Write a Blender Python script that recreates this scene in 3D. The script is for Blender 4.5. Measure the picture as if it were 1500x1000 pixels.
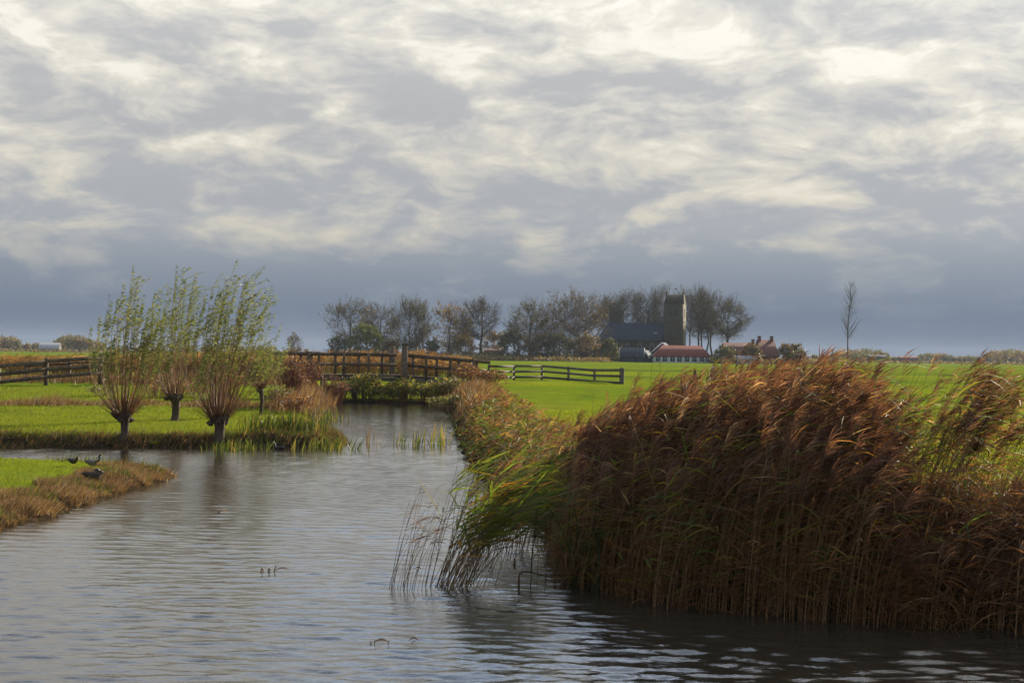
import bpy, math, random
import numpy as np
from mathutils import Matrix, Vector

# ------------------------------------------------------------------ scene, camera, sky, sun
scene = bpy.context.scene
for o in list(bpy.data.objects):
    bpy.data.objects.remove(o)
rng = np.random.default_rng(7)
random.seed(7)
R = math.radians

EYE = 2.6                       # eye height above the water
FPX = 2083.0                    # focal length in photo pixels (1500 wide)
cam_data = bpy.data.cameras.new('camera')
cam_data.sensor_width = 36.0
cam_data.lens = 36.0 * FPX / 1500.0
cam_data.clip_start = 0.1
cam_data.clip_end = 12000.0
cam = bpy.data.objects.new('camera', cam_data)
scene.collection.objects.link(cam)
CAM_R = (Matrix.Rotation(R(90.0 + 0.52), 4, 'X') @ Matrix.Rotation(R(0.76), 4, 'Z'))
cam.matrix_world = Matrix.Translation((0, 0, EYE)) @ CAM_R
scene.camera = cam

SUN_AZ, SUN_EL = 38.0, 21.0     # degrees to the right of the view, above the horizon
EXPO = 1.3
scene.view_settings.view_transform = 'Standard'
scene.view_settings.look = 'None'
scene.view_settings.gamma = 1.0
scene.view_settings.exposure = EXPO
scene.view_settings.use_curve_mapping = False
scene.render.resolution_x, scene.render.resolution_y = 1024, 682
scene.cycles.max_bounces = 8
scene.cycles.diffuse_bounces = 4
scene.cycles.glossy_bounces = 3
scene.cycles.transmission_bounces = 4
scene.cycles.volume_bounces = 0
scene.cycles.transparent_max_bounces = 6
scene.cycles.use_denoising = True


class NT:
    """Small helper to write shader node trees."""
    def __init__(self, tree):
        self.t = tree
        tree.nodes.clear()

    def n(self, kind, ins=None, **props):
        nd = self.t.nodes.new(kind)
        for k, v in props.items():
            setattr(nd, k, v)
        for k, v in (ins or {}).items():
            sock = nd.inputs[k]
            if isinstance(v, bpy.types.NodeSocket):
                self.t.links.new(v, sock)
            else:
                sock.default_value = v
        return nd

    def math(self, op, a, b=0.0, c=None, clamp=False):
        nd = self.n('ShaderNodeMath', operation=op, use_clamp=clamp)
        for i, v in enumerate((a, b, c)):
            if v is None:
                continue
            if isinstance(v, bpy.types.NodeSocket):
                self.t.links.new(v, nd.inputs[i])
            else:
                nd.inputs[i].default_value = v
        return nd.outputs[0]

    def vmath(self, op, a, b=(0, 0, 0), scale=None):
        nd = self.n('ShaderNodeVectorMath', operation=op)
        for i, v in enumerate((a, b)):
            if isinstance(v, bpy.types.NodeSocket):
                self.t.links.new(v, nd.inputs[i])
            else:
                nd.inputs[i].default_value = v
        if scale is not None:
            if isinstance(scale, bpy.types.NodeSocket):
                self.t.links.new(scale, nd.inputs['Scale'])
            else:
                nd.inputs['Scale'].default_value = scale
        return nd.outputs['Value'] if op in ('DOT_PRODUCT', 'LENGTH') else nd.outputs[0]

    def smooth(self, v, lo, hi, a=0.0, b=1.0):
        nd = self.n('ShaderNodeMapRange', {'Value': v, 'From Min': lo, 'From Max': hi, 'To Min': a, 'To Max': b},
                    interpolation_type='SMOOTHSTEP')
        return nd.outputs[0]

    def mix(self, f, a, b, blend='MIX'):
        nd = self.n('ShaderNodeMix', data_type='RGBA', blend_type=blend)
        for k, v in ((0, f), (6, a), (7, b)):
            if isinstance(v, bpy.types.NodeSocket):
                self.t.links.new(v, nd.inputs[k])
            else:
                nd.inputs[k].default_value = v if k == 0 else (tuple(v) + (1.0,))[:4]
        return nd.outputs[2]

    def ramp(self, f, stops, interp='LINEAR'):
        nd = self.n('ShaderNodeValToRGB', {'Fac': f})
        cr = nd.color_ramp
        cr.interpolation = interp
        while len(cr.elements) < len(stops):
            cr.elements.new(0.5)
        for e, (p, c) in zip(cr.elements, stops):
            e.position = p
            e.color = (tuple(c) + (1.0,))[:4]
        return nd.outputs[0]

    def noise(self, vec, scale, detail=4.0, rough=0.5, dist=0.0):
        return self.n('ShaderNodeTexNoise', {'Vector': vec, 'Scale': scale, 'Detail': detail, 'Roughness': rough,
                                             'Distortion': dist})


def build_world():
    w = bpy.data.worlds.new('World')
    scene.world = w
    w.use_nodes = True
    g = NT(w.node_tree)
    sky = g.n('ShaderNodeTexSky', sky_type='NISHITA')
    sky.sun_disc = False
    sky.sun_elevation = R(SUN_EL)
    sky.sun_rotation = R(SUN_AZ)
    sky.air_density = 1.0
    sky.dust_density = 1.0
    blue = g.vmath('SCALE', sky.outputs[0], scale=0.15)
    d = g.vmath('NORMALIZE', g.n('ShaderNodeTexCoord').outputs['Generated'])
    sep = g.n('ShaderNodeSeparateXYZ', {0: d})
    z = g.math('MAXIMUM', sep.outputs[2], 0.0)
    # the deck of cloud as a flat layer seen in perspective
    k = g.math('DIVIDE', 1.0, g.math('ADD', z, 0.17))
    q = g.n('ShaderNodeCombineXYZ', {0: g.math('MULTIPLY', g.math('MULTIPLY', sep.outputs[0], k), 0.8),
                                     1: g.math('MULTIPLY', sep.outputs[1], k), 2: 3.7}).outputs[0]
    wv = g.noise(q, 2.2, 3.0, 0.5).outputs['Color']
    wv = g.vmath('SCALE', g.vmath('SUBTRACT', wv, (0.5, 0.5, 0.5)), scale=0.28)
    q2 = g.vmath('ADD', q, wv)
    s = (math.sin(R(SUN_AZ)) * 0.09 * 0.8, math.cos(R(SUN_AZ)) * 0.09, 0)
    n1 = g.noise(q2, 3.3, 9.0, 0.56).outputs['Fac']
    n3 = g.noise(g.vmath('ADD', q, (11.3, 4.1, 0)), 1.3, 4.0, 0.5).outputs['Fac']
    # the billows of the cloud bases have height as well as breadth
    e = g.vmath('MULTIPLY', d, (1.0, 1.0, 2.5))
    ew = g.noise(e, 6.0, 3.0, 0.5).outputs['Color']
    e2 = g.vmath('ADD', e, g.vmath('SCALE', g.vmath('SUBTRACT', ew, (0.5, 0.5, 0.5)), scale=0.12))
    b1 = g.noise(e2, 12.0, 10.0, 0.60).outputs['Fac']
    b2 = g.noise(g.vmath('ADD', e2, (math.sin(R(SUN_AZ)) * .045, 0.0, .06)), 12.0, 4.0, 0.5).outputs['Fac']
    relief = g.math('SUBTRACT', b1, b2)
    thin = g.math('ADD', g.math('ADD', g.math('MULTIPLY', n1, 0.30), g.math('MULTIPLY', n3, 0.24)), g.math('MULTIPLY', b1, 0.46))
    puff = g.math('ABSOLUTE', g.math('SUBTRACT', g.noise(g.vmath('ADD', e2, (3.1, 0, 1.7)), 27.0, 5.0, 0.55).outputs['Fac'], 0.5))
    b = g.math('ADD', thin, g.math('MULTIPLY', relief, 0.50))
    b = g.math('ADD', b, g.math('MULTIPLY', g.math('SUBTRACT', puff, 0.08), 0.42))
    b = g.math('ADD', b, g.smooth(z, 0.03, 0.25, -0.075, 0.075))
    bright = g.smooth(b, 0.385, 0.70)
    grey = g.ramp(z, [(0.0, (.128, .168, .238)), (0.028, (.150, .192, .262)), (0.06, (.265, .300, .352)), (0.09, (.40, .42, .445)),
                      (0.15, (.46, .468, .48)), (0.26, (.60, .60, .595)), (0.40, (.86, .86, .86)), (1.0, (.52, .53, .55))], 'LINEAR')
    cream = g.ramp(z, [(0.0, (.132, .173, .243)), (0.028, (.17, .21, .275)), (0.06, (.40, .41, .40)), (0.09, (.68, .635, .52)),
                       (0.15, (.76, .725, .62)), (0.26, (.90, .865, .77)), (0.40, (1.30, 1.27, 1.20)), (1.0, (.80, .80, .80))], 'LINEAR')
    col = g.mix(bright, grey, cream)
    col = g.mix(g.math('MULTIPLY', g.smooth(b, 0.585, 0.70), g.smooth(z, 0.06, 0.16)), col, g.vmath('MULTIPLY', col, (1.10, 1.11, 1.15)))
    # darker shower cores
    core = g.smooth(b, 0.50, 0.36)
    col = g.mix(g.math('MULTIPLY', core, 0.18), col, g.vmath('MULTIPLY', col, (.70, .74, .80)))
    # the cloud glows where the sun stands behind it
    sv = (math.sin(R(SUN_AZ)) * math.cos(R(SUN_EL)), math.cos(R(SUN_AZ)) * math.cos(R(SUN_EL)), math.sin(R(SUN_EL)))
    dt = g.math('MAXIMUM', g.vmath('DOT_PRODUCT', d, sv), 0.0)
    glow = g.math('ADD', 0.96, g.math('MULTIPLY', g.math('POWER', dt, 12.0), 0.22))
    col = g.vmath('SCALE', col, scale=glow)
    gap = g.math('MULTIPLY', g.smooth(g.math('ADD', thin, g.smooth(z, 0.17, 0.42, -0.10, 0.085)), 0.535, 0.60), 0.85)
    sca = 1.07 * 2.0 ** (-EXPO)
    col = g.vmath('SCALE', col, scale=sca)
    col = g.mix(gap, col, blue)
    bg = g.n('ShaderNodeBackground', {'Color': col, 'Strength': 1.0})
    out = g.n('ShaderNodeOutputWorld', {'Surface': bg.outputs[0]})
    w.cycles.sampling_method = 'MANUAL'
    w.cycles.sample_map_resolution = 512


build_world()
sun_data = bpy.data.lights.new('sun', 'SUN')
sun_data.energy = 5.0
sun_data.angle = R(0.55)
sun_data.color = (1.0, 0.86, 0.66)
sun = bpy.data.objects.new('sun', sun_data)
scene.collection.objects.link(sun)
_sv = Vector((math.sin(R(SUN_AZ)) * math.cos(R(SUN_EL)), math.cos(R(SUN_AZ)) * math.cos(R(SUN_EL)), math.sin(R(SUN_EL))))
sun.rotation_euler = _sv.to_track_quat('Z', 'Y').to_euler()

# ------------------------------------------------------------------ helpers
COL = scene.collection
_CR = np.array(CAM_R.to_3x3())


def ray(px, py):
    v = _CR @ np.array([(px - 750.0) / FPX, -(py - 500.0) / FPX, -1.0])
    return v


def at(px, py, z=0.0):
    """The place on the level z that the photo shows at a pixel."""
    v = ray(px, py)
    t = (z - EYE) / v[2]
    return np.array([v[0] * t, v[1] * t, z])


def far(px, py, D):
    """The place D metres ahead that the photo shows at a pixel."""
    v = ray(px, py)
    t = D / v[1]
    return np.array([v[0] * t, D, EYE + v[2] * t])


def tag(o, label=None, cat=None, group=None, kind=None):
    if label: o['label'] = label
    if cat: o['category'] = cat
    if group: o['group'] = group
    if kind: o['kind'] = kind
    return o


def empty(name, loc=(0, 0, 0), rz=0.0):
    o = bpy.data.objects.new(name, None)
    o.empty_display_size = 0.2
    COL.objects.link(o)
    o.location = loc
    o.rotation_euler = (0, 0, rz)
    return o


def link(name, mesh, parent=None, loc=(0, 0, 0), rot=(0, 0, 0)):
    o = bpy.data.objects.new(name, mesh)
    COL.objects.link(o)
    o.location = loc
    o.rotation_euler = rot
    if parent is not None:
        o.parent = parent
    return o


class MB:
    """Collects vertices and polygons (numpy) with a tone per vertex and a material slot per face."""
    def __init__(self):
        self.v, self.f, self.t, self.m, self.n = [], [], [], [], 0

    def add(self, v, f, tone=0.5, mi=0):
        v = np.asarray(v, float).reshape(-1, 3)
        f = np.asarray(f, np.int64)
        self.v.append(v)
        self.f.append(f + self.n)
        t = np.broadcast_to(np.asarray(tone, float), (len(v),)) if np.ndim(tone) == 0 else np.asarray(tone, float)
        self.t.append(t)
        self.m.append(np.full(len(f), mi))
        self.n += len(v)
        return self

    def box(self, c, s, rz=0.0, tone=0.5, mi=0, taper=1.0):
        c, s = np.asarray(c, float), np.asarray(s, float) / 2
        g = np.array([[-1, -1, -1], [1, -1, -1], [1, 1, -1], [-1, 1, -1], [-1, -1, 1], [1, -1, 1], [1, 1, 1], [-1, 1, 1]], float)
        p = g * s
        p[4:, :2] *= taper
        ca, sa = math.cos(rz), math.sin(rz)
        p = np.stack([p[:, 0] * ca - p[:, 1] * sa, p[:, 0] * sa + p[:, 1] * ca, p[:, 2]], 1)
        return self.add(p + c, [[0, 3, 2, 1], [4, 5, 6, 7], [0, 1, 5, 4], [1, 2, 6, 5], [2, 3, 7, 6], [3, 0, 4, 7]], tone, mi)

    def beam(self, a, b, w, h, tone=0.5, mi=0):
        """A squared timber from a to b, w wide and h high."""
        a, b = np.asarray(a, float), np.asarray(b, float)
        d = (b - a) / np.linalg.norm(b - a)
        up = np.array([0, 0, 1.0]) if abs(d[2]) < 0.9 else np.array([0, 1.0, 0])
        s = np.cross(d, up); s /= np.linalg.norm(s)
        u = np.cross(s, d)
        pts = [e + s * sx * w / 2 + u * sz * h / 2 for e in (a, b) for sx, sz in ((-1, -1), (1, -1), (1, 1), (-1, 1))]
        return self.add(pts, [[0, 1, 2, 3], [7, 6, 5, 4], [0, 4, 5, 1], [1, 5, 6, 2], [2, 6, 7, 3], [3, 7, 4, 0]], tone, mi)

    def tubes(self, P, rad, sides=4, tone=0.5, mi=0, cap=False):
        """P (n,k,3) centre lines, rad (n,k) radii."""
        P = np.asarray(P, float)
        if P.ndim == 2: P = P[None]
        n, k, _ = P.shape
        rad = np.broadcast_to(np.asarray(rad, float), (n, k))
        T = np.gradient(P, axis=1)
        T /= np.linalg.norm(T, axis=2, keepdims=True) + 1e-9
        ref = np.where(np.abs(T[..., 2:3]) > 0.95, np.array([1.0, 0.13, 0]), np.array([0, 0, 1.0]))
        ref = np.broadcast_to(ref[:, :1], T.shape)
        S = np.cross(T, ref); S /= np.linalg.norm(S, axis=2, keepdims=True) + 1e-9
        U = np.cross(S, T)
        a = np.arange(sides) * 2 * math.pi / sides
        V = P[:, :, None] + rad[..., None, None] * (S[:, :, None] * np.cos(a)[:, None] + U[:, :, None] * np.sin(a)[:, None])
        idx = np.arange(n * k * sides).reshape(n, k, sides)
        i0, i1 = idx[:, :-1], idx[:, 1:]
        F = np.stack([i0, np.roll(i0, -1, 2), np.roll(i1, -1, 2), i1], -1).reshape(-1, 4)
        if np.ndim(tone) == 1:
            tone = np.repeat(tone, k * sides)
        self.add(V.reshape(-1, 3), F, tone, mi)
        return self

    def ribbons(self, P, W, side, tone=0.5, mi=0):
        """P (n,k,3) mid lines, W (n,k) widths, side (n,3) across direction."""
        P = np.asarray(P, float)
        n, k, _ = P.shape
        W = np.broadcast_to(np.asarray(W, float), (n, k))
        side = np.asarray(side, float)
        side = side / (np.linalg.norm(side, axis=-1, keepdims=True) + 1e-9)
        if side.ndim == 2: side = side[:, None]
        V = np.stack([P - side * W[..., None] / 2, P + side * W[..., None] / 2], 2)
        idx = np.arange(n * k * 2).reshape(n, k, 2)
        F = np.stack([idx[:, :-1, 0], idx[:, :-1, 1], idx[:, 1:, 1], idx[:, 1:, 0]], -1).reshape(-1, 4)
        if np.ndim(tone) == 1:
            tone = np.repeat(tone, k * 2)
        self.add(V.reshape(-1, 3), F, tone, mi)
        return self

    def mesh(self, name, mats, smooth=False):
        me = bpy.data.meshes.new(name)
        v = np.concatenate(self.v)
        sizes = np.concatenate([np.full(len(f), f.shape[1]) for f in self.f])
        loops = np.concatenate([f.reshape(-1) for f in self.f])
        me.vertices.add(len(v)); me.vertices.foreach_set('co', v.reshape(-1))
        me.loops.add(len(loops)); me.loops.foreach_set('vertex_index', loops)
        me.polygons.add(len(sizes))
        starts = np.concatenate([[0], np.cumsum(sizes)[:-1]])
        me.polygons.foreach_set('loop_start', starts)
        me.polygons.foreach_set('loop_total', sizes)
        me.polygons.foreach_set('material_index', np.concatenate(self.m))
        if smooth:
            me.polygons.foreach_set('use_smooth', np.ones(len(sizes), bool))
        at_ = me.attributes.new('tone', 'FLOAT', 'POINT')
        at_.data.foreach_set('value', np.concatenate(self.t))
        for m in (mats if isinstance(mats, (list, tuple)) else [mats]):
            me.materials.append(m)
        me.update(calc_edges=True)
        return me

    def obj(self, name, mats, parent=None, loc=(0, 0, 0), rot=(0, 0, 0), smooth=False):
        return link(name, self.mesh(name, mats, smooth), parent, loc, rot)


# ------------------------------------------------------------------ materials
MATS = {}


def leaf_mat(name, stops, transl=0.45, rough=0.6, spec=0.25, noise=None):
    """Thin plant matter: colour by the tone of each blade, light shining through."""
    m = bpy.data.materials.new(name); m.use_nodes = True
    g = NT(m.node_tree)
    tone = g.n('ShaderNodeAttribute', attribute_name='tone').outputs['Fac']
    c = g.ramp(tone, stops)
    if noise:
        nn = g.noise(g.n('ShaderNodeTexCoord').outputs['Object'], noise[0], 3.0, 0.6).outputs['Fac']
        c = g.mix(g.smooth(nn, 0.35, 0.7), c, g.vmath('MULTIPLY', c, noise[1]))
    p = g.n('ShaderNodeBsdfPrincipled', {'Base Color': c, 'Roughness': rough, 'Specular IOR Level': spec})
    tr = g.n('ShaderNodeBsdfTranslucent', {'Color': g.vmath('MULTIPLY', c, (1.25, 1.2, 0.8))})
    mx = g.n('ShaderNodeMixShader', {0: transl, 1: p.outputs[0], 2: tr.outputs[0]})
    g.n('ShaderNodeOutputMaterial', {'Surface': mx.outputs[0]})
    MATS[name] = m
    return m


def solid_mat(name, a, b, scale=6.0, rough=0.8, stretch=(1, 1, 1), bump=0.3, spec=0.3, detail=5.0, tone_amt=0.0, bdist=0.02):
    """Opaque weathered surface: two colours mixed by noise, with relief."""
    m = bpy.data.materials.new(name); m.use_nodes = True
    g = NT(m.node_tree)
    co = g.vmath('MULTIPLY', g.n('ShaderNodeTexCoord').outputs['Object'], stretch)
    n = g.noise(co, scale, detail, 0.6).outputs['Fac']
    c = g.mix(g.smooth(n, 0.3, 0.7), a, b)
    if tone_amt:
        tone = g.n('ShaderNodeAttribute', attribute_name='tone').outputs['Fac']
        c = g.vmath('SCALE', c, scale=g.math('ADD', 1.0 - tone_amt / 2, g.math('MULTIPLY', tone, tone_amt)))
    bp = g.n('ShaderNodeBump', {'Height': n, 'Strength': bump, 'Distance': bdist})
    p = g.n('ShaderNodeBsdfPrincipled', {'Base Color': c, 'Roughness': rough, 'Specular IOR Level': spec, 'Normal': bp.outputs[0]})
    g.n('ShaderNodeOutputMaterial', {'Surface': p.outputs[0]})
    MATS[name] = m
    return m


# ------------------------------------------------------------------ the lie of the land
WATER = np.array([(9.5, 3), (9.0, 9), (7.0, 13.0), (5.0, 13.9), (3.2, 14.3), (1.9, 15.0), (1.0, 16.2), (0.9, 19.0), (0.0, 24.0),
                  (-0.9, 34), (-1.7, 46), (-2.3, 58), (-3.1, 68), (-3.7, 71), (-4.6, 72.4), (-6.2, 72.9), (-7.8, 72.8), (-8.8, 72), (-8.5, 64), (-7.3, 52), (-5.3, 43.5), (-4.7, 40.5), (-4.9, 38.8), (-7.5, 38.2),
                  (-11, 37.4), (-15, 36.9), (-26, 36.2), (-40, 36), (-40, 31.7), (-20, 31.7), (-12.5, 31.6), (-9.6, 31.3), (-7.8, 30.4), (-6.9, 29.3),
                  (-6.8, 28.0), (-7.0, 25.0), (-7.05, 22.0), (-7.3, 20.0), (-8.0, 14), (-9.0, 3)], float)


def poly_sd(x, y, poly):
    """Signed distance to a polygon, negative inside."""
    d = np.full(x.shape, 1e9); inside = np.zeros(x.shape, bool)
    for (ax, ay), (bx, by) in zip(poly, np.roll(poly, -1, 0)):
        ex, ey = bx - ax, by - ay
        wx, wy = x - ax, y - ay
        t = np.clip((wx * ex + wy * ey) / (ex * ex + ey * ey), 0, 1)
        d = np.minimum(d, (wx - ex * t) ** 2 + (wy - ey * t) ** 2)
        c = ((ay > y) != (by > y)) & (x < (bx - ax) * (y - ay) / (by - ay + 1e-12) + ax)
        inside ^= c
    d = np.sqrt(d)
    return np.where(inside, -d, d)


def wob(x, y, s, seed=0.0):
    return (np.sin(x * s * 1.0 + seed) * np.cos(y * s * 1.27 + seed * 1.7) + 0.5 * np.sin(x * s * 2.3 + 1.3 + seed) * np.sin(y * s * 2.1 + seed)
            + 0.3 * np.sin((x + y) * s * 4.3 + seed * 2.1)) / 1.8


def sstep(v, a, b):
    t = np.clip((v - a) / (b - a), 0, 1)
    return t * t * (3 - 2 * t)


BR_A, BR_B = np.array([-12.9, 75.2]), np.array([-1.2, 77.2])      # ends of the bridge


def land(x, y, sd=None):
    """Height of the ground."""
    x, y = np.asarray(x, float), np.asarray(y, float)
    if sd is None:
        sd = poly_sd(x, y, WATER)
    sd = sd + (0.24 * wob(x, y, 1.9, 0.4) + .10 * wob(x, y, 5.3, 2.4)) * (np.abs(sd) < 4)
    # meadow level: low by the willows, a metre high farther off
    left = 0.36 + 0.34 * sstep(y, 44, 60) + 0.30 * sstep(y, 60, 76)
    right = 0.55 + 0.45 * sstep(y, 30, 80)
    pen = 0.2 + 0.04 * sstep(-x, 7, 14)
    m = np.where(x < -2.5 - 0.0 * y, np.where(y < 34.9, pen, left), right)
    m = np.where(y > 90, 1.0, m)
    m = np.where(y < 8, 0.9 * sstep(-y, -3, -1) + 0.1, m)
    m = m + 0.05 * wob(x, y, 0.35, 2.0) + 0.02 * wob(x, y, 1.3, 1.0)
    # the causeway on both sides of the bridge
    for (p0, p1, z0, z1, wd) in (((-40, 71.5), (BR_A[0], BR_A[1]), 0.75, 1.36, 3.0), ((BR_B[0], BR_B[1]), (9, 90), 1.12, 1.0, 2.6)):
        ex, ey = p1[0] - p0[0], p1[1] - p0[1]
        t = np.clip(((x - p0[0]) * ex + (y - p0[1]) * ey) / (ex * ex + ey * ey), 0, 1)
        dd = np.hypot(x - p0[0] - ex * t, y - p0[1] - ey * t)
        zz = z0 + (z1 - z0) * t ** 1.5 if p0[0] < -20 else z0 + (z1 - z0) * t
        k = 1 - sstep(dd, wd * 0.45, wd * 1.5)
        m = m + np.maximum(zz - m, 0) * k
    # low ground under the bridge
    dip = (1 - sstep(np.abs(x + 6.2), 2.6, 5.2)) * sstep(y, 66, 70) * (1 - sstep(y, 80, 84))
    m = m + (.16 - m) * dip
    z = np.where(sd > 0, m * (1 - (1 - np.clip(sd / 0.9, 0, 1)) ** 2.2), -0.5 * sstep(-sd, 0, 1.2) - 0.02)
    return z


def lz(x, y):
    return float(land(np.array([x]), np.array([y]))[0])


def grade(fine_lo, fine_hi, step, lo, hi, growth):
    a = list(np.arange(fine_lo, fine_hi + 1e-6, step))
    s = step; v = fine_hi
    while v < hi:
        s *= growth; v += s; a.append(min(v, hi))
    s = step; v = fine_lo
    while v > lo:
        s *= growth; v -= s; a.insert(0, max(v, lo))
    return np.array(a)


def build_ground():
    xs = grade(-26, 14, 0.26, -2800, 2800, 1.16)
    ys = grade(3, 92, 0.32, -120, 3000, 1.12)
    X, Y = np.meshgrid(xs, ys)
    sd = poly_sd(X, Y, WATER)
    Z = land(X, Y, sd)
    nx, ny = len(xs), len(ys)
    idx = np.arange(nx * ny).reshape(ny, nx)
    F = np.stack([idx[:-1, :-1], idx[:-1, 1:], idx[1:, 1:], idx[1:, :-1]], -1).reshape(-1, 4)
    mb = MB()
    mb.add(np.stack([X, Y, Z], -1).reshape(-1, 3), F, np.clip(sd, -2, 6).reshape(-1))
    m = bpy.data.materials.new('meadow'); m.use_nodes = True
    g = NT(m.node_tree)
    sdn = g.n('ShaderNodeAttribute', attribute_name='tone').outputs['Fac']
    pos = g.n('ShaderNodeTexCoord').outputs['Object']
    sep = g.n('ShaderNodeSeparateXYZ', {0: pos})
    big = g.noise(pos, 0.06, 3.0, 0.5).outputs['Fac']
    mid = g.noise(pos, 0.9, 4.0, 0.6).outputs['Fac']
    fine = g.noise(g.vmath('MULTIPLY', pos, (1, 0.6, 1)), 9.0, 4.0, 0.7).outputs['Fac']
    c = g.mix(g.smooth(big, 0.35, 0.65), (0.110, 0.155, 0.010), (0.155, 0.180, 0.011))
    # parcels: bands of differently grown grass across the far polder
    par = g.noise(g.n('ShaderNodeCombineXYZ', {0: g.math('MULTIPLY', sep.outputs[0], 0.0015), 1: g.math('MULTIPLY', sep.outputs[1], 0.028), 2: 5.0}).outputs[0], 1.0, 1.0, 0.4).outputs['Fac']
    c = g.mix(g.math('MULTIPLY', g.smooth(par, 0.44, 0.56), g.smooth(sep.outputs[1], 40.0, 90.0, 0.0, 0.75)), c, (0.068, 0.120, 0.010))
    c = g.mix(g.math('MULTIPLY', g.smooth(mid, 0.42, 0.7), 0.75), c, (0.084, 0.112, 0.013))
    c = g.mix(g.math('MULTIPLY', g.smooth(fine, 0.5, 0.8), 0.5), c, (0.088, 0.098, 0.016))
    worn = g.noise(g.vmath('MULTIPLY', pos, (1.0, .55, 1.0)), 0.28, 5.0, 0.65).outputs['Fac']
    c = g.mix(g.math('MULTIPLY', g.smooth(worn, 0.50, 0.66), 0.6), c, (0.115, 0.118, 0.022))
    c = g.mix(g.math('MULTIPLY', g.smooth(worn, 0.46, 0.34), 0.6), c, (0.050, 0.088, 0.010))
    mud = g.mix(g.smooth(fine, 0.35, 0.65), (0.018, 0.014, 0.008), (0.045, 0.032, 0.018))
    edge = g.math('ADD', sdn, g.math('MULTIPLY', g.math('SUBTRACT', mid, 0.5), 0.9))
    c = g.mix(g.smooth(edge, 0.35, 0.85), mud, c)
    bp = g.n('ShaderNodeBump', {'Height': g.math('ADD', fine, g.math('MULTIPLY', mid, 1.5)), 'Strength': 0.8, 'Distance': 0.09})
    p = g.n('ShaderNodeBsdfPrincipled', {'Base Color': c, 'Roughness': 1.0, 'Specular IOR Level': 0.0, 'Normal': bp.outputs[0],
                                         'Sheen Weight': 0.0, 'Sheen Roughness': 0.4, 'Sheen Tint': (0.6, 0.85, 0.15, 1)})
    g.n('ShaderNodeOutputMaterial', {'Surface': p.outputs[0]})
    o = mb.obj('ground', m, smooth=True)
    tag(o, kind='structure')
    return o


def waves(X, Y):
    """Wind ripples: height of the water, livelier in gusts and on the open reach."""
    r = np.random.default_rng(3)
    Z = np.zeros(X.shape)
    for i in range(46):
        lam = .105 * (4.2 ** r.random())
        a = R(84) + r.normal(0, .30)
        k = 2 * math.pi / lam
        ph = k * (X * math.cos(a) + Y * math.sin(a)) + r.uniform(0, 6.28)
        ph = ph + 1.1 * np.sin(X * r.uniform(.3, 1.2) + r.uniform(0, 6)) + .9 * np.sin(Y * r.uniform(.4, 1.3) + X * .35 + r.uniform(0, 6))
        env = .55 + .45 * np.sin(X * r.uniform(.15, .8) + Y * r.uniform(-.8, .8) + r.uniform(0, 6))
        Z += env * np.sin(ph) * (.045 / k)
    gust = 1.0 + .45 * wob(X, Y, .38, 1.2)
    fade = np.interp(Y, [8, 13, 18, 26, 32, 40, 55, 80], [1.1, 1.05, .62, .38, .42, .36, .24, .18])
    return Z * gust * fade


def build_water():
    mb = MB()

    def sheet(x0, x1, y0, y1, dx, dy):
        xs, ys = np.arange(x0, x1 + 1e-6, dx), np.arange(y0, y1 + 1e-6, dy)
        X, Y = np.meshgrid(xs, ys)
        idx = np.arange(X.size).reshape(X.shape)
        F = np.stack([idx[:-1, :-1], idx[:-1, 1:], idx[1:, 1:], idx[1:, :-1]], -1).reshape(-1, 4)
        mb.add(np.stack([X, Y, waves(X, Y)], -1).reshape(-1, 3), F)
    sheet(-9.9, 9.9, 8.0, 24.0, .06, .027)
    sheet(-18.0, 7.2, 24.0, 42.0, .09, .042)
    sheet(-10.8, 0.6, 42.0, 78.0, .12, .075)
    mb.add([(-60, -2, -.06), (16, -2, -.06), (16, 125, -.06), (-60, 125, -.06)], [[0, 1, 2, 3]])
    m = bpy.data.materials.new('canal_water'); m.use_nodes = True
    g = NT(m.node_tree)
    pos = g.n('ShaderNodeTexCoord').outputs['Object']
    w2 = g.noise(g.vmath('MULTIPLY', pos, (0.7, 1.35, 1)), 24.0, 2.0, 0.5, 0.3).outputs['Fac']
    bp = g.n('ShaderNodeBump', {'Height': w2, 'Strength': 0.6, 'Distance': 0.006})
    p = g.n('ShaderNodeBsdfPrincipled', {'Base Color': (0.026, 0.022, 0.015, 1), 'Roughness': 0.02, 'IOR': 1.75, 'Normal': bp.outputs[0]})
    g.n('ShaderNodeOutputMaterial', {'Surface': p.outputs[0]})
    tag(mb.obj('canal_water', m, smooth=True), kind='structure')


build_ground()
build_water()

# ------------------------------------------------------------------ plants
UP = np.array([0, 0, 1.0])


def unit(v):
    return v / (np.linalg.norm(v, axis=-1, keepdims=True) + 1e-9)


def rnd(n, a, b):
    return rng.uniform(a, b, n)


def wind_dirs(n, spread=0.5, az=0.0):
    a = az + rng.normal(0, spread, n)
    return np.stack([np.cos(a), np.sin(a), np.zeros(n)], 1)


def grow_stems(base, h, lean, wd, k=6, power=1.8):
    t = np.linspace(0, 1, k)
    P = base[:, None] + UP * (h[:, None] * (t - 0.28 * np.clip(lean, 0, 1.2)[:, None] * t ** 3))[..., None] \
        + wd[:, None] * (h * lean)[:, None, None] * (t ** power)[None, :, None]
    return P


def on_line(P, t):
    """Points at parameters t (n,m) along polylines P (n,k,3) -> (n,m,3)."""
    n, k, _ = P.shape
    u = np.clip(t, 0, 1) * (k - 1)
    i = np.minimum(u.astype(int), k - 2)
    f = (u - i)[..., None]
    r = np.arange(n)[:, None]
    return P[r, i] * (1 - f) + P[r, i + 1] * f


LEAF_W = np.array([0.55, 1.0, 0.75, 0.05])


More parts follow.
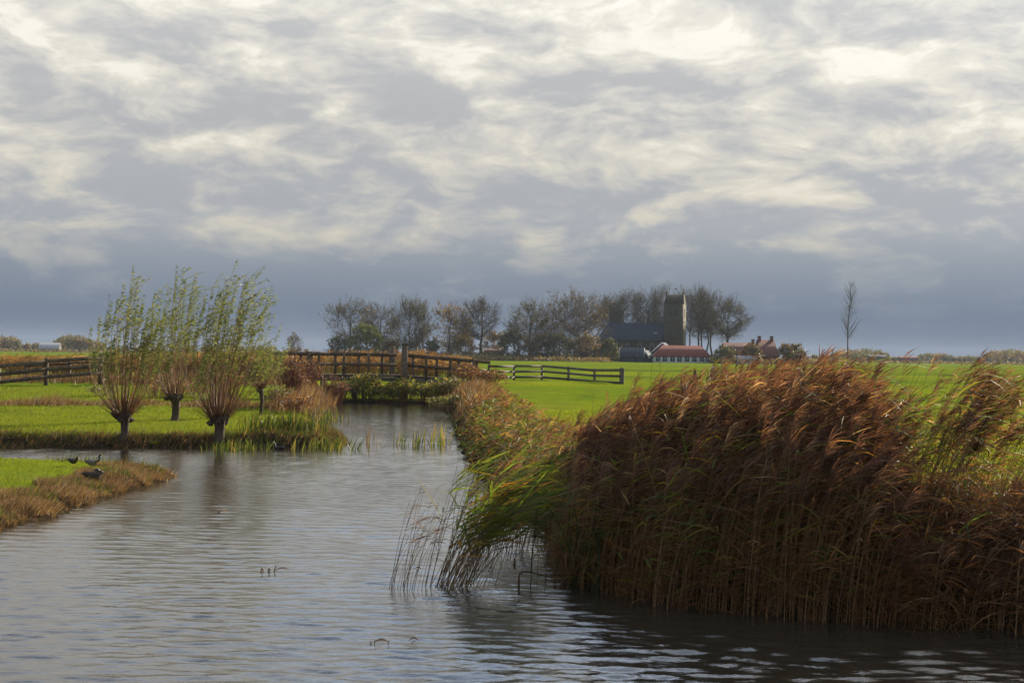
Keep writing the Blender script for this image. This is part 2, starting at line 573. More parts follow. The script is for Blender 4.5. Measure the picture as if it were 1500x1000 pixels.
def reed_mesh(mb, base, h, lean, wd, stem_r=0.0035, leaves=6, leaf_len=(0.25, 0.5), leaf_w=0.018, t_leaf=(0.25, 0.97),
              plume=0.7, strands=13, plume_len=0.22, sides=3, k=6, tone=None, power=1.8, mi=(0, 1, 2), droop=0.55, rise=0.5, leaf_spread=0.7):
    n = len(h)
    tone = rnd(n, 0, 1) if tone is None else tone
    P = grow_stems(base, h, lean, wd, k, power)
    rad = stem_r * (1.0 - 0.6 * np.linspace(0, 1, k))[None] * rnd(n, 0.7, 1.35)[:, None]
    mb.tubes(P, rad, sides, np.clip(tone + rng.normal(0, .1, n), 0, 1), mi[0])
    if leaves:
        t = rng.uniform(t_leaf[0], t_leaf[1], (n, leaves))
        o = on_line(P, t).reshape(-1, 3)
        m = len(o)
        d = np.repeat(wd, leaves, 0) + rng.normal(0, leaf_spread, (m, 3)) * np.array([1, 1, 0.25])
        d[:, 2] = 0; d = unit(d)
        ln = rnd(m, *leaf_len)
        s = np.linspace(0, 1, 4)
        ri, dr = rise + rng.normal(0, .28, m), droop * rnd(m, 0.2, 1.5)
        L = o[:, None] + d[:, None] * (ln[:, None] * s)[..., None] + UP * (ln[:, None] * (ri[:, None] * s - dr[:, None] * s ** 2))[..., None]
        side = unit(np.cross(d, UP) + rng.normal(0, 0.75, (m, 3)))
        mb.ribbons(L, leaf_w * rnd(m, .6, 1.3)[:, None] * LEAF_W, side, np.clip(np.repeat(tone, leaves) + rng.normal(0, .2, m), 0, 1), mi[1])
    if plume and strands:
        has = np.nonzero(rng.random(n) < plume)[0]
        if len(has):
            t = rng.uniform(0.86, 1.0, (len(has), strands))
            o = on_line(P[has], t).reshape(-1, 3)
            m = len(o)
            tg = unit(P[has, -1] - P[has, -2])
            d = unit(np.repeat(tg + .55 * wd[has], strands, 0) + rng.normal(0, 0.22, (m, 3)))
            ln = plume_len * rnd(m, .45, 1.1)
            s = np.linspace(0, 1, 3)
            L = o[:, None] + d[:, None] * (ln[:, None] * s)[..., None] - UP * (ln[:, None] * 0.28 * s ** 2)[..., None]
            mb.ribbons(L, np.array([0.003, 0.0085, 0.002]) * rnd(m, .7, 1.3)[:, None], unit(np.cross(d, rng.normal(0, 1, (m, 3)))),
                       np.clip(np.repeat(tone[has], strands) + rng.normal(0, .22, m), 0, 1), mi[2])


def scatter(n, x0, x1, y0, y1, keep):
    """Random places in a rectangle for which keep(x, y, sd) holds."""
    xs, ys = [], []
    got = 0
    while got < n:
        x, y = rng.uniform(x0, x1, n * 2), rng.uniform(y0, y1, n * 2)
        sd = poly_sd(x, y, WATER)
        k = keep(x, y, sd)
        xs.append(x[k]); ys.append(y[k]); got += int(k.sum())
        if k.sum() == 0: break
    x, y = np.concatenate(xs)[:n], np.concatenate(ys)[:n]
    return x, y


def ground_pts(x, y, sink=0.02, floor=-0.12):
    return np.stack([x, y, np.maximum(land(x, y), floor) - sink], 1)


def to_px(x, y, z):
    """Where in the photo a place lies (used only to lay out plant heights along the bank)."""
    q = (np.stack([x, y, z - EYE], -1)) @ _CR
    return 750 + FPX * q[..., 0] / -q[..., 2]


leaf_mat('reed_stem', [(0, (.11, .055, .022)), (.5, (.21, .11, .045)), (1, (.30, .20, .10))], .15)
leaf_mat('reed_leaf_brown', [(0, (.075, .034, .014)), (.4, (.175, .076, .028)), (.8, (.25, .12, .048)), (1, (.38, .25, .13))], .6)
leaf_mat('reed_plume', [(0, (.062, .029, .021)), (.5, (.122, .056, .036)), (.92, (.18, .09, .056)), (1, (.28, .18, .12))], .52)
leaf_mat('reed_leaf_green', [(0, (.045, .075, .012)), (.5, (.10, .135, .018)), (.8, (.20, .17, .02)), (1, (.36, .17, .02))], .5)
leaf_mat('reed_stem_green', [(0, (.10, .055, .02)), (.5, (.15, .09, .03)), (1, (.22, .12, .04))], .15)
leaf_mat('sedge', [(0, (.022, .036, .008)), (.55, (.06, .085, .014)), (.85, (.13, .13, .025)), (1, (.25, .17, .05))], .4)
leaf_mat('cattail_leaf', [(0, (.010, .014, .006)), (.6, (.028, .040, .012)), (1, (.09, .08, .025))], .3)
leaf_mat('reed_orange', [(0, (.11, .05, .018)), (.5, (.20, .10, .035)), (1, (.34, .21, .09))], .45)
leaf_mat('grass_blade', [(0, (.064, .092, .009)), (.5, (.118, .146, .011)), (.85, (.18, .185, .016)), (1, (.22, .17, .045))], .5)
leaf_mat('dry_stubble', [(0, (.08, .042, .02)), (.5, (.19, .115, .055)), (1, (.38, .27, .15))], .35)
leaf_mat('dead_litter', [(0, (.07, .035, .016)), (.5, (.16, .085, .036)), (1, (.36, .26, .15))], .3)
solid_mat('bark', (.030, .022, .015), (.085, .062, .042), 9.0, .9, (1, 1, .35), .9, .2, bdist=0.04)
solid_mat('bark_far', (.040, .032, .024), (.075, .060, .042), 2.0, .9, (1, 1, .3), .3, .2, tone_amt=.5)
RB = ['reed_stem', 'reed_leaf_brown', 'reed_plume']
RG = ['reed_stem_green', 'reed_leaf_green', 'reed_plume']


def M(*names):
    return [MATS[n] for n in names]


# --- the big brown reed bed on the near bank
def reed_bed():
    n = 4300
    x, y = scatter(n, 0.6, 9.5, 13.0, 20.5, lambda x, y, sd: (sd > -0.45) & (sd < 3.4) & (rng.random(len(x)) < np.interp(sd, [-.45, 0, .6, 2.2, 3.4], [.25, 1, 1, .8, .25]) * np.clip(.75 + .9 * wob(x, y, 3.4, 2.6), .12, 1)))
    px = to_px(x, y, np.full(n, 1.5))
    top = np.interp(px, [640, 760, 840, 940, 1040, 1190, 1245, 1275, 1300, 1440, 1475, 1600, 1800],
                    [1.35, 1.55, 1.85, 2.28, 2.56, 2.66, 2.52, 1.95, 1.25, 1.1, 1.25, 1.45, 1.5])
    depth = np.clip((y - np.interp(x, [0.6, 1, 1.9, 3.2, 5, 7], [17, 16.2, 15, 14.3, 13.9, 13])) / 3.0, 0, 1)
    z0 = np.maximum(land(x, y), -0.1)
    h = (top - z0) * (rnd(n, 0.62, 1.0) + .09 * (rng.random(n) < .12)) * (0.74 + 0.26 * np.clip(depth * 2.6, 0, 1))
    base = ground_pts(x, y)
    pat = wob(x, y, 2.2, 0.7)
    lean = np.abs(rng.normal(0.22, 0.09, n) + .10 * pat)
    h = h * (1 + .07 * wob(x, y, 3.1, 2.2))
    wd = wind_dirs(n, 0.45, 0.1)
    tn = np.clip(rng.normal(.42, .22, n) + .28 * wob(x, y, 1.5, 5.0), 0, 1)
    mb = MB()
    reed_mesh(mb, base, h, lean, wd, 0.0040, 8, (.20, .46), .0145, (.18, .98), .9, 28, .27, tone=tn)
    # green reeds not yet turned, mostly at the channel end of the bed
    m = 950
    x, y = scatter(m, 0.3, 5.5, 14.0, 20.0, lambda x, y, sd: (sd > -.45) & (sd < 2.6) & (rng.random(len(x)) < np.interp(x, [.7, 2.2, 5.5], [1, .5, .10])))
    reed_mesh(mb, ground_pts(x, y), np.interp(x, [.3, 1, 2, 5.5], [1.35, 1.65, 2.0, 2.2]) * rnd(m, .6, 1.05), np.abs(rng.normal(.25, .14, m)), wind_dirs(m, .5, .1), .004, 7, (.22, .5), .017, (.2, 1), .3, 14, .24, mi=(0, 3, 2), tone=rnd(m, 0, .9))
    # tall bare stalks that have lost their leaves
    m = 70
    x, y = scatter(m, 0.8, 6.0, 14.0, 18.5, lambda x, y, sd: (sd > 0) & (sd < 2.6))
    reed_mesh(mb, ground_pts(x, y), np.interp(x, [.8, 2, 4, 4.4, 6], [1.3, 1.75, 2.05, 1.6, 1.3]) * rnd(m, .75, 1.05), np.abs(rng.normal(.16, .14, m)), wind_dirs(m, .6, .1), .0045, 1, (.15, .3), .012, (.5, 1), .6, 9, .2, tone=rnd(m, .3, .9))
    # snapped and crossing pale stalks
    m = 420
    x, y = scatter(m, 0.7, 8.5, 12.9, 16.5, lambda x, y, sd: (sd > -.2) & (sd < 1.3))
    az = rng.uniform(0, 2 * math.pi, m)
    reed_mesh(mb, ground_pts(x, y) + UP * rnd(m, 0, .7)[:, None], rnd(m, .4, 1.3), np.abs(rng.normal(.8, .5, m)), np.stack([np.cos(az), np.sin(az) * .5, np.zeros(m)], 1), .0042, 1, (.15, .35), .012, (.4, 1), 0, 0, k=4, tone=rnd(m, .6, 1), power=1.1)
    # short dead growth, bent over at the foot of the bed
    m = 3600
    x, y = scatter(m, 0.6, 9.5, 12.8, 17.5, lambda x, y, sd: (sd > -0.35) & (sd < 1.7))
    az = rng.uniform(0, 2 * math.pi, m)
    wd2 = unit(np.stack([np.cos(az) + .5, np.sin(az) - .55, np.zeros(m)], 1))
    reed_mesh(mb, ground_pts(x, y), rnd(m, .35, 1.15), np.abs(rng.normal(.55, .4, m)), wd2, .003, 3, (.2, .5), .012, (.1, .95), 0, 0, k=5, tone=rnd(m, 0, .75) ** 1.3)
    o = mb.obj('reed_bed', M(*RB, 'reed_leaf_green'))
    tag(o, 'tall rust brown reed bed bending in the wind on the near bank', 'reeds', kind='stuff')


def reed_clump(name, label, spots, hh, lean, n, spread, mats, plume=.8, leaves=8, group=None, leaf_len=(.2, .45), leaf_w=.017, strands=18, az=.05, tone=None, power=1.8, t_leaf=(.3, .97), stem_r=.004, lean_sd=.07, droop=.55):
    """One clump as a thing: stems, leaves and plumes are its parts."""
    bx, by = spots
    root = empty(name, (bx, by, max(lz(bx, by), 0.0)))
    x, y = bx + rng.normal(0, spread[0], n), by + rng.normal(0, spread[1], n)
    base = ground_pts(x, y) - np.array(root.location)
    h = hh * rnd(n, .62, 1.05)
    parts = [MB(), MB(), MB()]
    whole = MB()
    reed_mesh(whole, base, h, np.abs(rng.normal(lean, lean_sd, n)), wind_dirs(n, .28, az), stem_r, leaves, leaf_len, leaf_w, t_leaf, plume, strands, .24, tone=tone, power=power, droop=droop)
    names = ['stems', 'leaves', 'plumes']
    v_all = whole
    for f, m, v, t in zip(v_all.f, v_all.m, v_all.v, v_all.t):
        mi = int(m[0])
        off = f.min()
        parts[mi].add(v, f - off, t, 0)
    for pn, p, mt in zip(names, parts, mats):
        if p.n:
            p.obj(pn, MATS[mt], root)['kind'] = 'stuff'
    tag(root, label, 'reeds', group)
    return root


def near_reeds():
    reed_bed()
    D = 15.7
    P = lambda px, py, z=0.0: tuple(at(px, py, z)[:2])
    # plume groups that stand clear of the bed against the meadow
    reed_clump('reed_clump', 'feathery brown reed clump leaning against the meadow just beyond the big reed bed', tuple(far(1338, 700, 16.2)[:2]), 2.2, .36, 46, (.16, .25), RB, 1.0, 4, strands=22)
    reed_clump('reed_clump', 'dense dark reed plumes standing alone before the open green meadow', tuple(far(1378, 700, 15.6)[:2]), 2.0, .34, 58, (.13, .2), RB, 1.0, 4, strands=26)
    reed_clump('reed_clump', 'straggling reed plumes at the right edge of the picture', tuple(far(1480, 700, 15.2)[:2]), 1.95, .34, 50, (.2, .25), RB, 1.0, 4, strands=22)
    # the green and yellow leaning clump in the water
    reed_clump('reed_clump', 'green and orange reed clump leaning over open water', P(655, 858), 1.72, .46, 100, (.17, .16), RG, .12, 5, droop=.15, leaf_len=(.22, .5), leaf_w=.024, t_leaf=(.42, 1.0), power=1.05, az=.12, strands=14, lean_sd=.16, tone=rnd(100, .05, 1))
    reed_clump('reed_clump', 'yellowing green reeds behind the leaning clump in the water', P(735, 805), 1.7,   .36, 110, (.36, .6), RG, .25, 7, droop=.3, leaf_len=(.22, .5), leaf_w=.019, t_leaf=(.3, 1.0), power=1.4, tone=rnd(110, 0, .85))
    reed_clump('reed_stalks', 'thin sparse bare reed stalks standing in open water', P(592, 862), 1.35, .28, 22, (.13, .15), ['reed_stem', 'reed_leaf_brown', 'reed_plume'], 0, 3, leaf_len=(.12, .28), leaf_w=.012, power=1.4, stem_r=.0032, t_leaf=(.5, 1.0), lean_sd=.14, tone=rnd(22, .0, .35))
    # dark bulrush at the corner of the bank
    for label, spot, n, hh in (('dark bulrush clump at the water corner of the brown reed bed', P(866, 860), 130, 1.1), ):
        bx, by = spot
        root = empty('bulrush_clump', (bx, by, 0))
        x, y = bx + rng.normal(0, .24, n), by + rng.normal(.14, .2, n)
        b = np.stack([x - bx, y - by, np.full(n, -.08)], 1)
        P2 = grow_stems(b, hh * rnd(n, .5, 1.05), np.abs(rng.normal(.22, .22, n)), wind_dirs(n, 1.2, .2), 5)
        mb = MB(); mb.ribbons(P2, .018 * rnd(n, .7, 1.2)[:, None] * np.array([1, 1, .9, .7, .1]), rng.normal(0, 1, (n, 3)) * np.array([1, 1, .1]), rnd(n, 0, 1))
        mb.obj('leaves', MATS['cattail_leaf'], root)['kind'] = 'stuff'
        mb = MB(); P3 = grow_stems(b[:24], hh * rnd(24, .6, .9), np.abs(rng.normal(.1, .1, 24)), wind_dirs(24, 1.2, .2), 5)
        mb.tubes(P3, .005, 4); mb.obj('stems', MATS['cattail_leaf'], root)['kind'] = 'stuff'
        tag(root, label, 'bulrush')


def bank_growth():
    # lower reeds and sedge along the right bank, back to the bridge
    n = 950
    x, y = scatter(n, -4.5, 6, 19.0, 72, lambda x, y, sd: (sd > -.25) & (sd < np.where(y < 30, 3.0, 1.7)) & (x > -4.6) & (rng.random(len(x)) < np.interp(y, [19, 30, 72], [1, .7, .35])))
    h = np.interp(y, [19, 24, 34, 50, 72], [1.5, .88, .55, .34, .36]) * rnd(n, .5, 1.05)
    mb = MB()
    reed_mesh(mb, ground_pts(x, y), h, np.abs(rng.normal(.28, .13, n)), wind_dirs(n, .5, .1), .005, 7, (.2, .5), .022, (.2, 1), .35, 14, .22, mi=(0, 1, 2), tone=rnd(n, 0, .62))
    n = 700
    x, y = scatter(n, -4.5, 6, 19.0, 72, lambda x, y, sd: (sd > -.1) & (sd < 2.2) & (x > -4.6))
    h = np.interp(y, [19, 26, 40, 72], [1.35, .75, .4, .4]) * rnd(n, .5, 1.05)
    reed_mesh(mb, ground_pts(x, y), h, np.abs(rng.normal(.25, .12, n)), wind_dirs(n, .5, .1), .005, 7, (.2, .45), .02, (.2, 1), .7, 14, .22, mi=(3, 4, 2))
    tag(mb.obj('bank_reeds', M('reed_stem_green', 'reed_leaf_green', 'reed_plume', 'reed_stem', 'reed_leaf_brown')),
        'mixed green and brown reeds along the bank running back to the bridge', 'reeds', kind='stuff')
    # orange reed belt along the ditch behind the bridge
    n = 3600
    x = rng.uniform(-31, -2.6, n); y = 86 + (x + 15) * .12 + rng.uniform(0, 4.5, n)
    keep = (rng.random(n) < .55 + .45 * np.sin(x * .9 + 1) ** 2)
    x, y = x[keep], y[keep]; n = len(x)
    mb = MB()
    h = np.interp(x, [-31, -24, -18, -12, -6, -2.6], [1.15, 1.3, 1.6, 1.65, 1.8, 1.3]) * rnd(n, .65, 1.08)
    reed_mesh(mb, np.stack([x, y, np.full(n, .95)], 1), h, np.abs(rng.normal(.2, .08, n)), wind_dirs(n, .4, .1), .012, 5, (.3, .6), .05, (.3, 1), .85, 8, .3, k=4, mi=(0, 1, 1))
    tag(mb.obj('reed_belt', M('reed_stem', 'reed_orange')), 'sunlit orange reed belt in the ditch behind the wooden bridge', 'reeds', kind='stuff')
    # sedge tussocks: dark green blades
    spots = [(352, 648, 150, .42, 'low dark sedge tussock below the largest willow'), (395, 640, 240, .62, 'dense dark green sedge tussock at the bank corner'),
             (440, 640, 260, .72, 'tall yellow green sedge tussock at the tip of the bank'), (478, 648, 110, .5, 'thin sedge tussock trailing off the bank tip into the water'),
             (470, 608, 120, .7, 'sedge tussock beside the channel before the bridge')]
    for px, py, n, hh, lab in spots:
        c = at(px, py + 4, 0.12)
        root = empty('sedge_tussock', (c[0], c[1], max(lz(c[0], c[1]), 0)))
        x, y = c[0] + rng.normal(0, .38, n), c[1] + rng.normal(.25, .45, n)
        b = ground_pts(x, y, .03, -.06) - np.array(root.location)
        P2 = grow_stems(b, hh * rnd(n, .45, 1.05), np.abs(rng.normal(.25, .2, n)), wind_dirs(n, 1.3, .1), 4)
        mb = MB(); mb.ribbons(P2, .026 * rnd(n, .7, 1.2)[:, None] * np.array([1, 1, .8, .1]), rng.normal(0, 1, (n, 3)) * np.array([1, .6, .1]), rnd(n, 0, 1))
        mb.obj('leaves', MATS['sedge'], root)['kind'] = 'stuff'
        tag(root, lab, 'sedge')
    # small clumps that stand in the channel
    for px, py, n, hh, lab, mt in ((540, 650, 7, .8, 'few dead reed stalks with a pale broken tuft in the channel', 'dry_stubble'), (588, 652, 14, .6, 'short green flag leaves in mid channel', 'sedge'),
                                   (612, 654, 26, .65, 'green flag leaves with broken brown stems in the channel', 'sedge'), (640, 652, 30, .75, 'green and orange flag leaves beside the reeds in the channel', 'reed_leaf_green')):
        c = at(px, py, 0)
        root = empty('flag_clump', (c[0], c[1], 0))
        b = np.stack([rng.normal(0, .13, n), rng.normal(0, .25, n), np.full(n, -.06)], 1)
        P2 = grow_stems(b, hh * rnd(n, .35, 1.05), np.abs(rng.normal(.15, .2, n)), wind_dirs(n, 1.0, .1), 4)
        mb = MB(); mb.ribbons(P2, .022 * rnd(n, .7, 1.2)[:, None] * np.array([1, 1, .8, .1]), rng.normal(0, 1, (n, 3)) * np.array([1, .5, .1]), rnd(n, 0, 1))
        mb.obj('leaves', MATS[mt], root)['kind'] = 'stuff'
        m = max(4, n // 5)
        b = np.stack([rng.normal(0, .25, m), rng.normal(0, .3, m), np.full(m, -.06)], 1)
        mb = MB(); mb.tubes(grow_stems(b, hh * rnd(m, .3, .6), np.abs(rng.normal(.3, .3, m)), wind_dirs(m, 2, .1), 4), .007, 4, rnd(m, 0, .5))
        mb.obj('stems', MATS['dead_litter'], root)['kind'] = 'stuff'
        tag(root, lab, 'water plant')


def grass():
    mb = MB()

    def blades(x, y, h, w, tone, mi=0, lean=.35):
        n = len(x)
        b = ground_pts(x, y, .01)
        a = rng.uniform(0, 2 * math.pi, n)
        s = np.stack([np.cos(a), np.sin(a), np.zeros(n)], 1) * (w / 2)[:, None]
        tip = b + UP * h[:, None] + wind_dirs(n, 1.0, .2) * (h * np.abs(rng.normal(lean, .25, n)))[:, None]
        V = np.stack([b - s, b + s, tip], 1).reshape(-1, 3)
        mb.add(V, np.arange(n * 3).reshape(n, 3), np.repeat(tone, 3), mi)

    # willow meadow, peninsula, field behind the reeds
    n = 90000
    x, y = scatter(n, -24, -4.5, 37, 66, lambda x, y, sd: (sd > .45) & (rng.random(len(x)) < np.interp(y, [37, 50, 66], [1, .75, .35])))
    tuft = np.clip(.5 + .5 * wob(x, y, 1.7, 3.0), 0, 1)
    blades(x, y, (.035 + .055 * tuft) * rnd(n, .6, 1.4), np.interp(y, [37, 66], [.016, .03]), np.clip(rng.normal(.45, .2, n), 0, .93))
    n = 42000
    x, y = scatter(n, -17, -6.8, 19, 33.2, lambda x, y, sd: (sd > np.where(y < 28.6, 1.0, .2)) & (y < 33.4))
    tuft = np.clip(.5 + .5 * wob(x, y, 2.1, 1.0), 0, 1)
    blades(x, y, (.02 + .05 * tuft) * rnd(n, .6, 1.4), np.full(n, .013), np.clip(rng.normal(.5, .22, n), 0, 1))
    n = 80000
    x, y = scatter(n, 0.5, 17, 16, 48, lambda x, y, sd: (sd > 1.6) & (np.abs(x) < y * .40) & (rng.random(len(x)) < np.interp(y, [16, 48], [1, .4])))
    tuft = np.clip(.5 + .5 * wob(x, y, 1.3, 3.0), 0, 1)
    blades(x, y, (.04 + .09 * tuft) * rnd(n, .6, 1.4), np.interp(y, [16, 48], [.012, .026]), np.clip(rng.normal(.55, .2, n), 0, .95))
    tag(mb.obj('meadow_grass', MATS['grass_blade']), 'short bright green meadow grass', 'grass', kind='stuff')
    # cut brown reed stubble along the near point of land
    mb = MB()
    n = 26000
    x, y = scatter(n, -17, -6.2, 17, 33, lambda x, y, sd: (sd > .05 + .14 * wob(x, y, 3.1, .6)) & (sd < 1.35 + .35 * wob(x, y, 1.5)) & (y < 29.4) & (x < -6.2))
    patch = np.clip(.5 + .6 * wob(x, y, 2.6, 1.4), .1, 1)
    blades(x, y, (.03 + .15 * patch) * rnd(n, .5, 1.2), np.full(n, .014), np.clip(rng.normal(.3, .28, n) + .3 * wob(x, y, 1.7, 4.), 0, 1), 0, .9)
    n = 2600
    xg, yg = scatter(1500, -14, -6.5, 17, 31, lambda x, y, sd: (sd > .1) & (sd < 1.4) & (wob(x, y, 2.3, 3.3) > .25))
    blades(xg, yg, rnd(1500, .06, .26), np.full(1500, .016), np.clip(rng.normal(.5, .25, 1500), 0, 1), 1, .5)
    x, y = scatter(n, -17, -6.5, 29.0, 32.4, lambda x, y, sd: (sd > -.05) & (sd < .3))
    blades(x, y, rnd(n, .05, .14), np.full(n, .014), np.clip(rng.normal(.4, .25, n), 0, 1), 0, .5)
    tag(mb.obj('cut_stubble', M('dry_stubble', 'sedge')), 'tan cut reed stubble edging the grassy point of land', 'stubble', kind='stuff')
    # rough dead grass: bank edge under the willows and the old ditch line across the meadow
    mb = MB()
    n = 9000
    x, y = scatter(n, -26, -4.5, 36, 46, lambda x, y, sd: (sd > -.1) & (sd < .75))
    blades(x, y, rnd(n, .05, .20), np.full(n, .02), np.clip(rng.normal(.3, .25, n), 0, 1), (rng.random() > 2) * 1, .7)
    n = 5000
    x, y = scatter(n, -26, -4.5, 36, 46, lambda x, y, sd: (sd > -.1) & (sd < .8))
    blades(x, y, rnd(n, .05, .22), np.full(n, .02), np.clip(rng.normal(.5, .25, n), 0, 1), 1, .7)
    n = 9000
    x = rng.uniform(-30, -6.5, n)
    y = 52.5 + .05 * (x + 15) + rng.normal(0, .55, n) + .5 * np.sin(x * .8)
    clump = np.clip(.35 + .65 * wob(x, x * 0 + 2, .9, 1.0), 0.05, 1)
    blades(x, y, (.1 + .42 * clump) * rnd(n, .4, 1.1), np.full(n, .03), np.clip(rng.normal(.45, .25, n), 0, 1), 0, .6)
    n = 12000
    x = rng.uniform(-40, -9.0, n)
    y = 72.0 + .03 * x + rng.normal(0, 1.0, n)
    blades(x, y, rnd(n, .1, .45), np.full(n, .04), np.clip(rng.normal(.35, .25, n), 0, 1), 0, .5)
    n = 5000
    x, y = scatter(n, -10.5, -1.0, 50, 78, lambda x, y, sd: (sd > -.1) & (sd < 1.6) & (y < 72))
    blades(x, y, rnd(n, .2, .7), np.full(n, .04), np.clip(rng.normal(.45, .25, n), 0, 1), 0, .5)
    tag(mb.obj('dead_grass', M('dead_litter', 'sedge')), 'rough dead brown grass along the banks and the old ditch', 'grass', kind='stuff')


near_reeds()
bank_growth()
grass()

# ------------------------------------------------------------------ pollard willows
leaf_mat('willow_leaf', [(0, (.06, .085, .022)), (.5, (.125, .15, .04)), (.85, (.20, .20, .065)), (1, (.30, .25, .09))], .5, .45, .35)
leaf_mat('willow_shoot', [(0, (.06, .034, .018)), (.5, (.15, .072, .03)), (1, (.27, .13, .05))], 0.0, .6)
leaf_mat('red_twig', [(0, (.075, .028, .018)), (.5, (.14, .055, .03)), (1, (.22, .10, .05))], .0, .7)


def jitter_lines(P, amt):
    """Give branches small kinks, none at the foot."""
    k = P.shape[1]
    f = np.linspace(0, 1, k)[None, :, None]
    return P + rng.normal(0, amt, P.shape) * f


def willow(name, label, x, y, trunk_h, trunk_r, head_r, n, h, spread, leaves, lean=.12, leaf_from=.42, skew=0.0):
    z = lz(x, y) - .05
    root = empty(name, (x, y, z))
    # trunk: slightly bent, with a swollen, knobbly head
    k = 12
    t = np.linspace(0, 1, k)
    rr = np.interp(t, [0, .08, .3, .7, .85, .95, 1.0], [trunk_r * 1.5, trunk_r * 1.15, trunk_r, trunk_r * 1.1, head_r * .85, head_r, head_r * .55])
    P = np.stack([.05 * np.sin(t * 3), .03 * np.cos(t * 4), t * (trunk_h + head_r * .6)], 1)
    mb = MB(); mb.tubes(P[None], rr[None], 14)
    v = mb.v[0]
    v += (wob(v[:, 0] * 9 + v[:, 2] * 7, v[:, 1] * 9, 1.0, 1.0)[:, None] * .12) * np.stack([v[:, 0], v[:, 1], v[:, 2] * 0], 1) * 2.2
    # burls
    for _ in range(10):
        a, r0 = rng.uniform(0, 2 * math.pi), head_r * rng.uniform(.55, .95)
        c = np.array([math.cos(a) * r0, math.sin(a) * r0, trunk_h + rng.uniform(-.12, .14)])
        d = unit(np.array([math.cos(a), math.sin(a), rng.uniform(.1, .9)]))
        q = c[None] + d[None] * np.linspace(-.05, .13, 4)[:, None]
        mb.tubes(q[None], np.array([[.07, .085, .07, .02]]) * head_r / .26, 7)
    mb.tubes(np.array([[[0, 0, trunk_h + head_r * .5], [0, 0, trunk_h + head_r * .62]]]), np.array([[head_r * .6, .01]]), 12)
    mb.obj('trunk', MATS['bark'], root, smooth=True)
    # shoots
    a = rng.uniform(0, 2 * math.pi, n)
    rad = np.sqrt(rng.random(n))
    out = np.stack([np.cos(a), np.sin(a), np.zeros(n)], 1)
    b = np.stack([np.cos(a) * head_r * rad * .9, np.sin(a) * head_r * rad * .9, trunk_h + head_r * (.2 + .35 * (1 - rad))], 1)
    hh = h * rnd(n, .45, 1.0) * (1 - .25 * rad)
    hh[:n // 5] *= .45
    K = 9
    t = np.linspace(0, 1, K)
    sp = spread * rad * rnd(n, .5, 1.15)
    P = b[:, None] + UP * (hh[:, None] * t)[..., None] + out[:, None] * (sp[:, None] * (1 - (1 - t) ** 2.6))[..., None] \
        + np.array([1, .1, 0]) * ((lean * hh * rnd(n, .5, 1.4))[:, None] * t ** 2.2 + skew * t)[..., None]
    P = jitter_lines(P, .02)
    r = (.013 * (hh / h))[:, None] * np.array([1.5, 1.1, .95, .8, .68, .55, .42, .3, .16]) * rnd(n, .7, 1.3)[:, None]
    cr = MB(); cr.tubes(P, r, 4, rnd(n, 0, 1))
    # side twigs
    m = n * 3
    src = rng.integers(0, n, m)
    ts = rng.uniform(.35, .95, (m, 1))
    o = np.concatenate([on_line(P[src[i]:src[i] + 1], ts[i:i + 1])[0] for i in range(m)])
    d = unit(np.array([.55, .0, .8]) + rng.normal(0, .3, (m, 3)))
    ln = rnd(m, .25, .7) * h / 4
    tt = np.linspace(0, 1, 4)
    Q = o[:, None] + d[:, None] * (ln[:, None] * tt)[..., None] + np.array([.25, 0, 0]) * (ln[:, None] * tt ** 2)[..., None]
    cr.tubes(Q, np.array([.0045, .0038, .003, .0015]), 3, rnd(m, .2, 1))
    # brushwood of short twigs round the head
    m = int(n * 1.4)
    a = rng.uniform(0, 2 * math.pi, m)
    d = unit(np.stack([np.cos(a), np.sin(a), rnd(m, .3, 2.2)], 1))
    o = np.stack([np.cos(a) * head_r * .8, np.sin(a) * head_r * .8, trunk_h + head_r * rnd(m, -.1, .5)], 1)
    cr.tubes(o[:, None] + d[:, None] * ((rnd(m, .15, .75) * min(1, head_r / .2))[:, None] * np.linspace(0, 1, 3))[..., None] + UP * (.08 * np.linspace(0, 1, 3) ** 2)[None, :, None], np.array([.006, .005, .002]), 3, rnd(m, 0, .8))
    co = cr.obj('crown', MATS['willow_shoot'], root)
    lf = MB()

    def leaf_on(L, cnt, lo, pw=1.0):
        nn = len(L)
        tl = lo + (1 - lo) * rng.random((nn, cnt)) ** pw
        o = on_line(L, tl).reshape(-1, 3)
        q = len(o)
        d = unit(np.array([.95, .1, .28]) + rng.normal(0, .36, (q, 3)))
        l = rnd(q, .06, .125)
        s = np.linspace(0, 1, 3)
        lf.ribbons(o[:, None] + d[:, None] * (l[:, None] * s)[..., None] - UP * (l[:, None] * .3 * s ** 2)[..., None],
                   .025 * rnd(q, .6, 1.25)[:, None] * np.array([.45, 1.0, .1]), rng.normal(0, 1, (q, 3)), np.clip(rng.normal(.42, .22, q), 0, 1))
    leaf_on(P[n // 5:], leaves, leaf_from, .8)
    leaf_on(Q[ts[:, 0] > leaf_from + .05], leaves // 3, .15)
    lo = lf.obj('leaves', MATS['willow_leaf'], co); lo['kind'] = 'stuff'
    tag(root, label, 'tree')
    return root


def xy(px, py, z):
    p = at(px, py, z); return p[0], p[1]


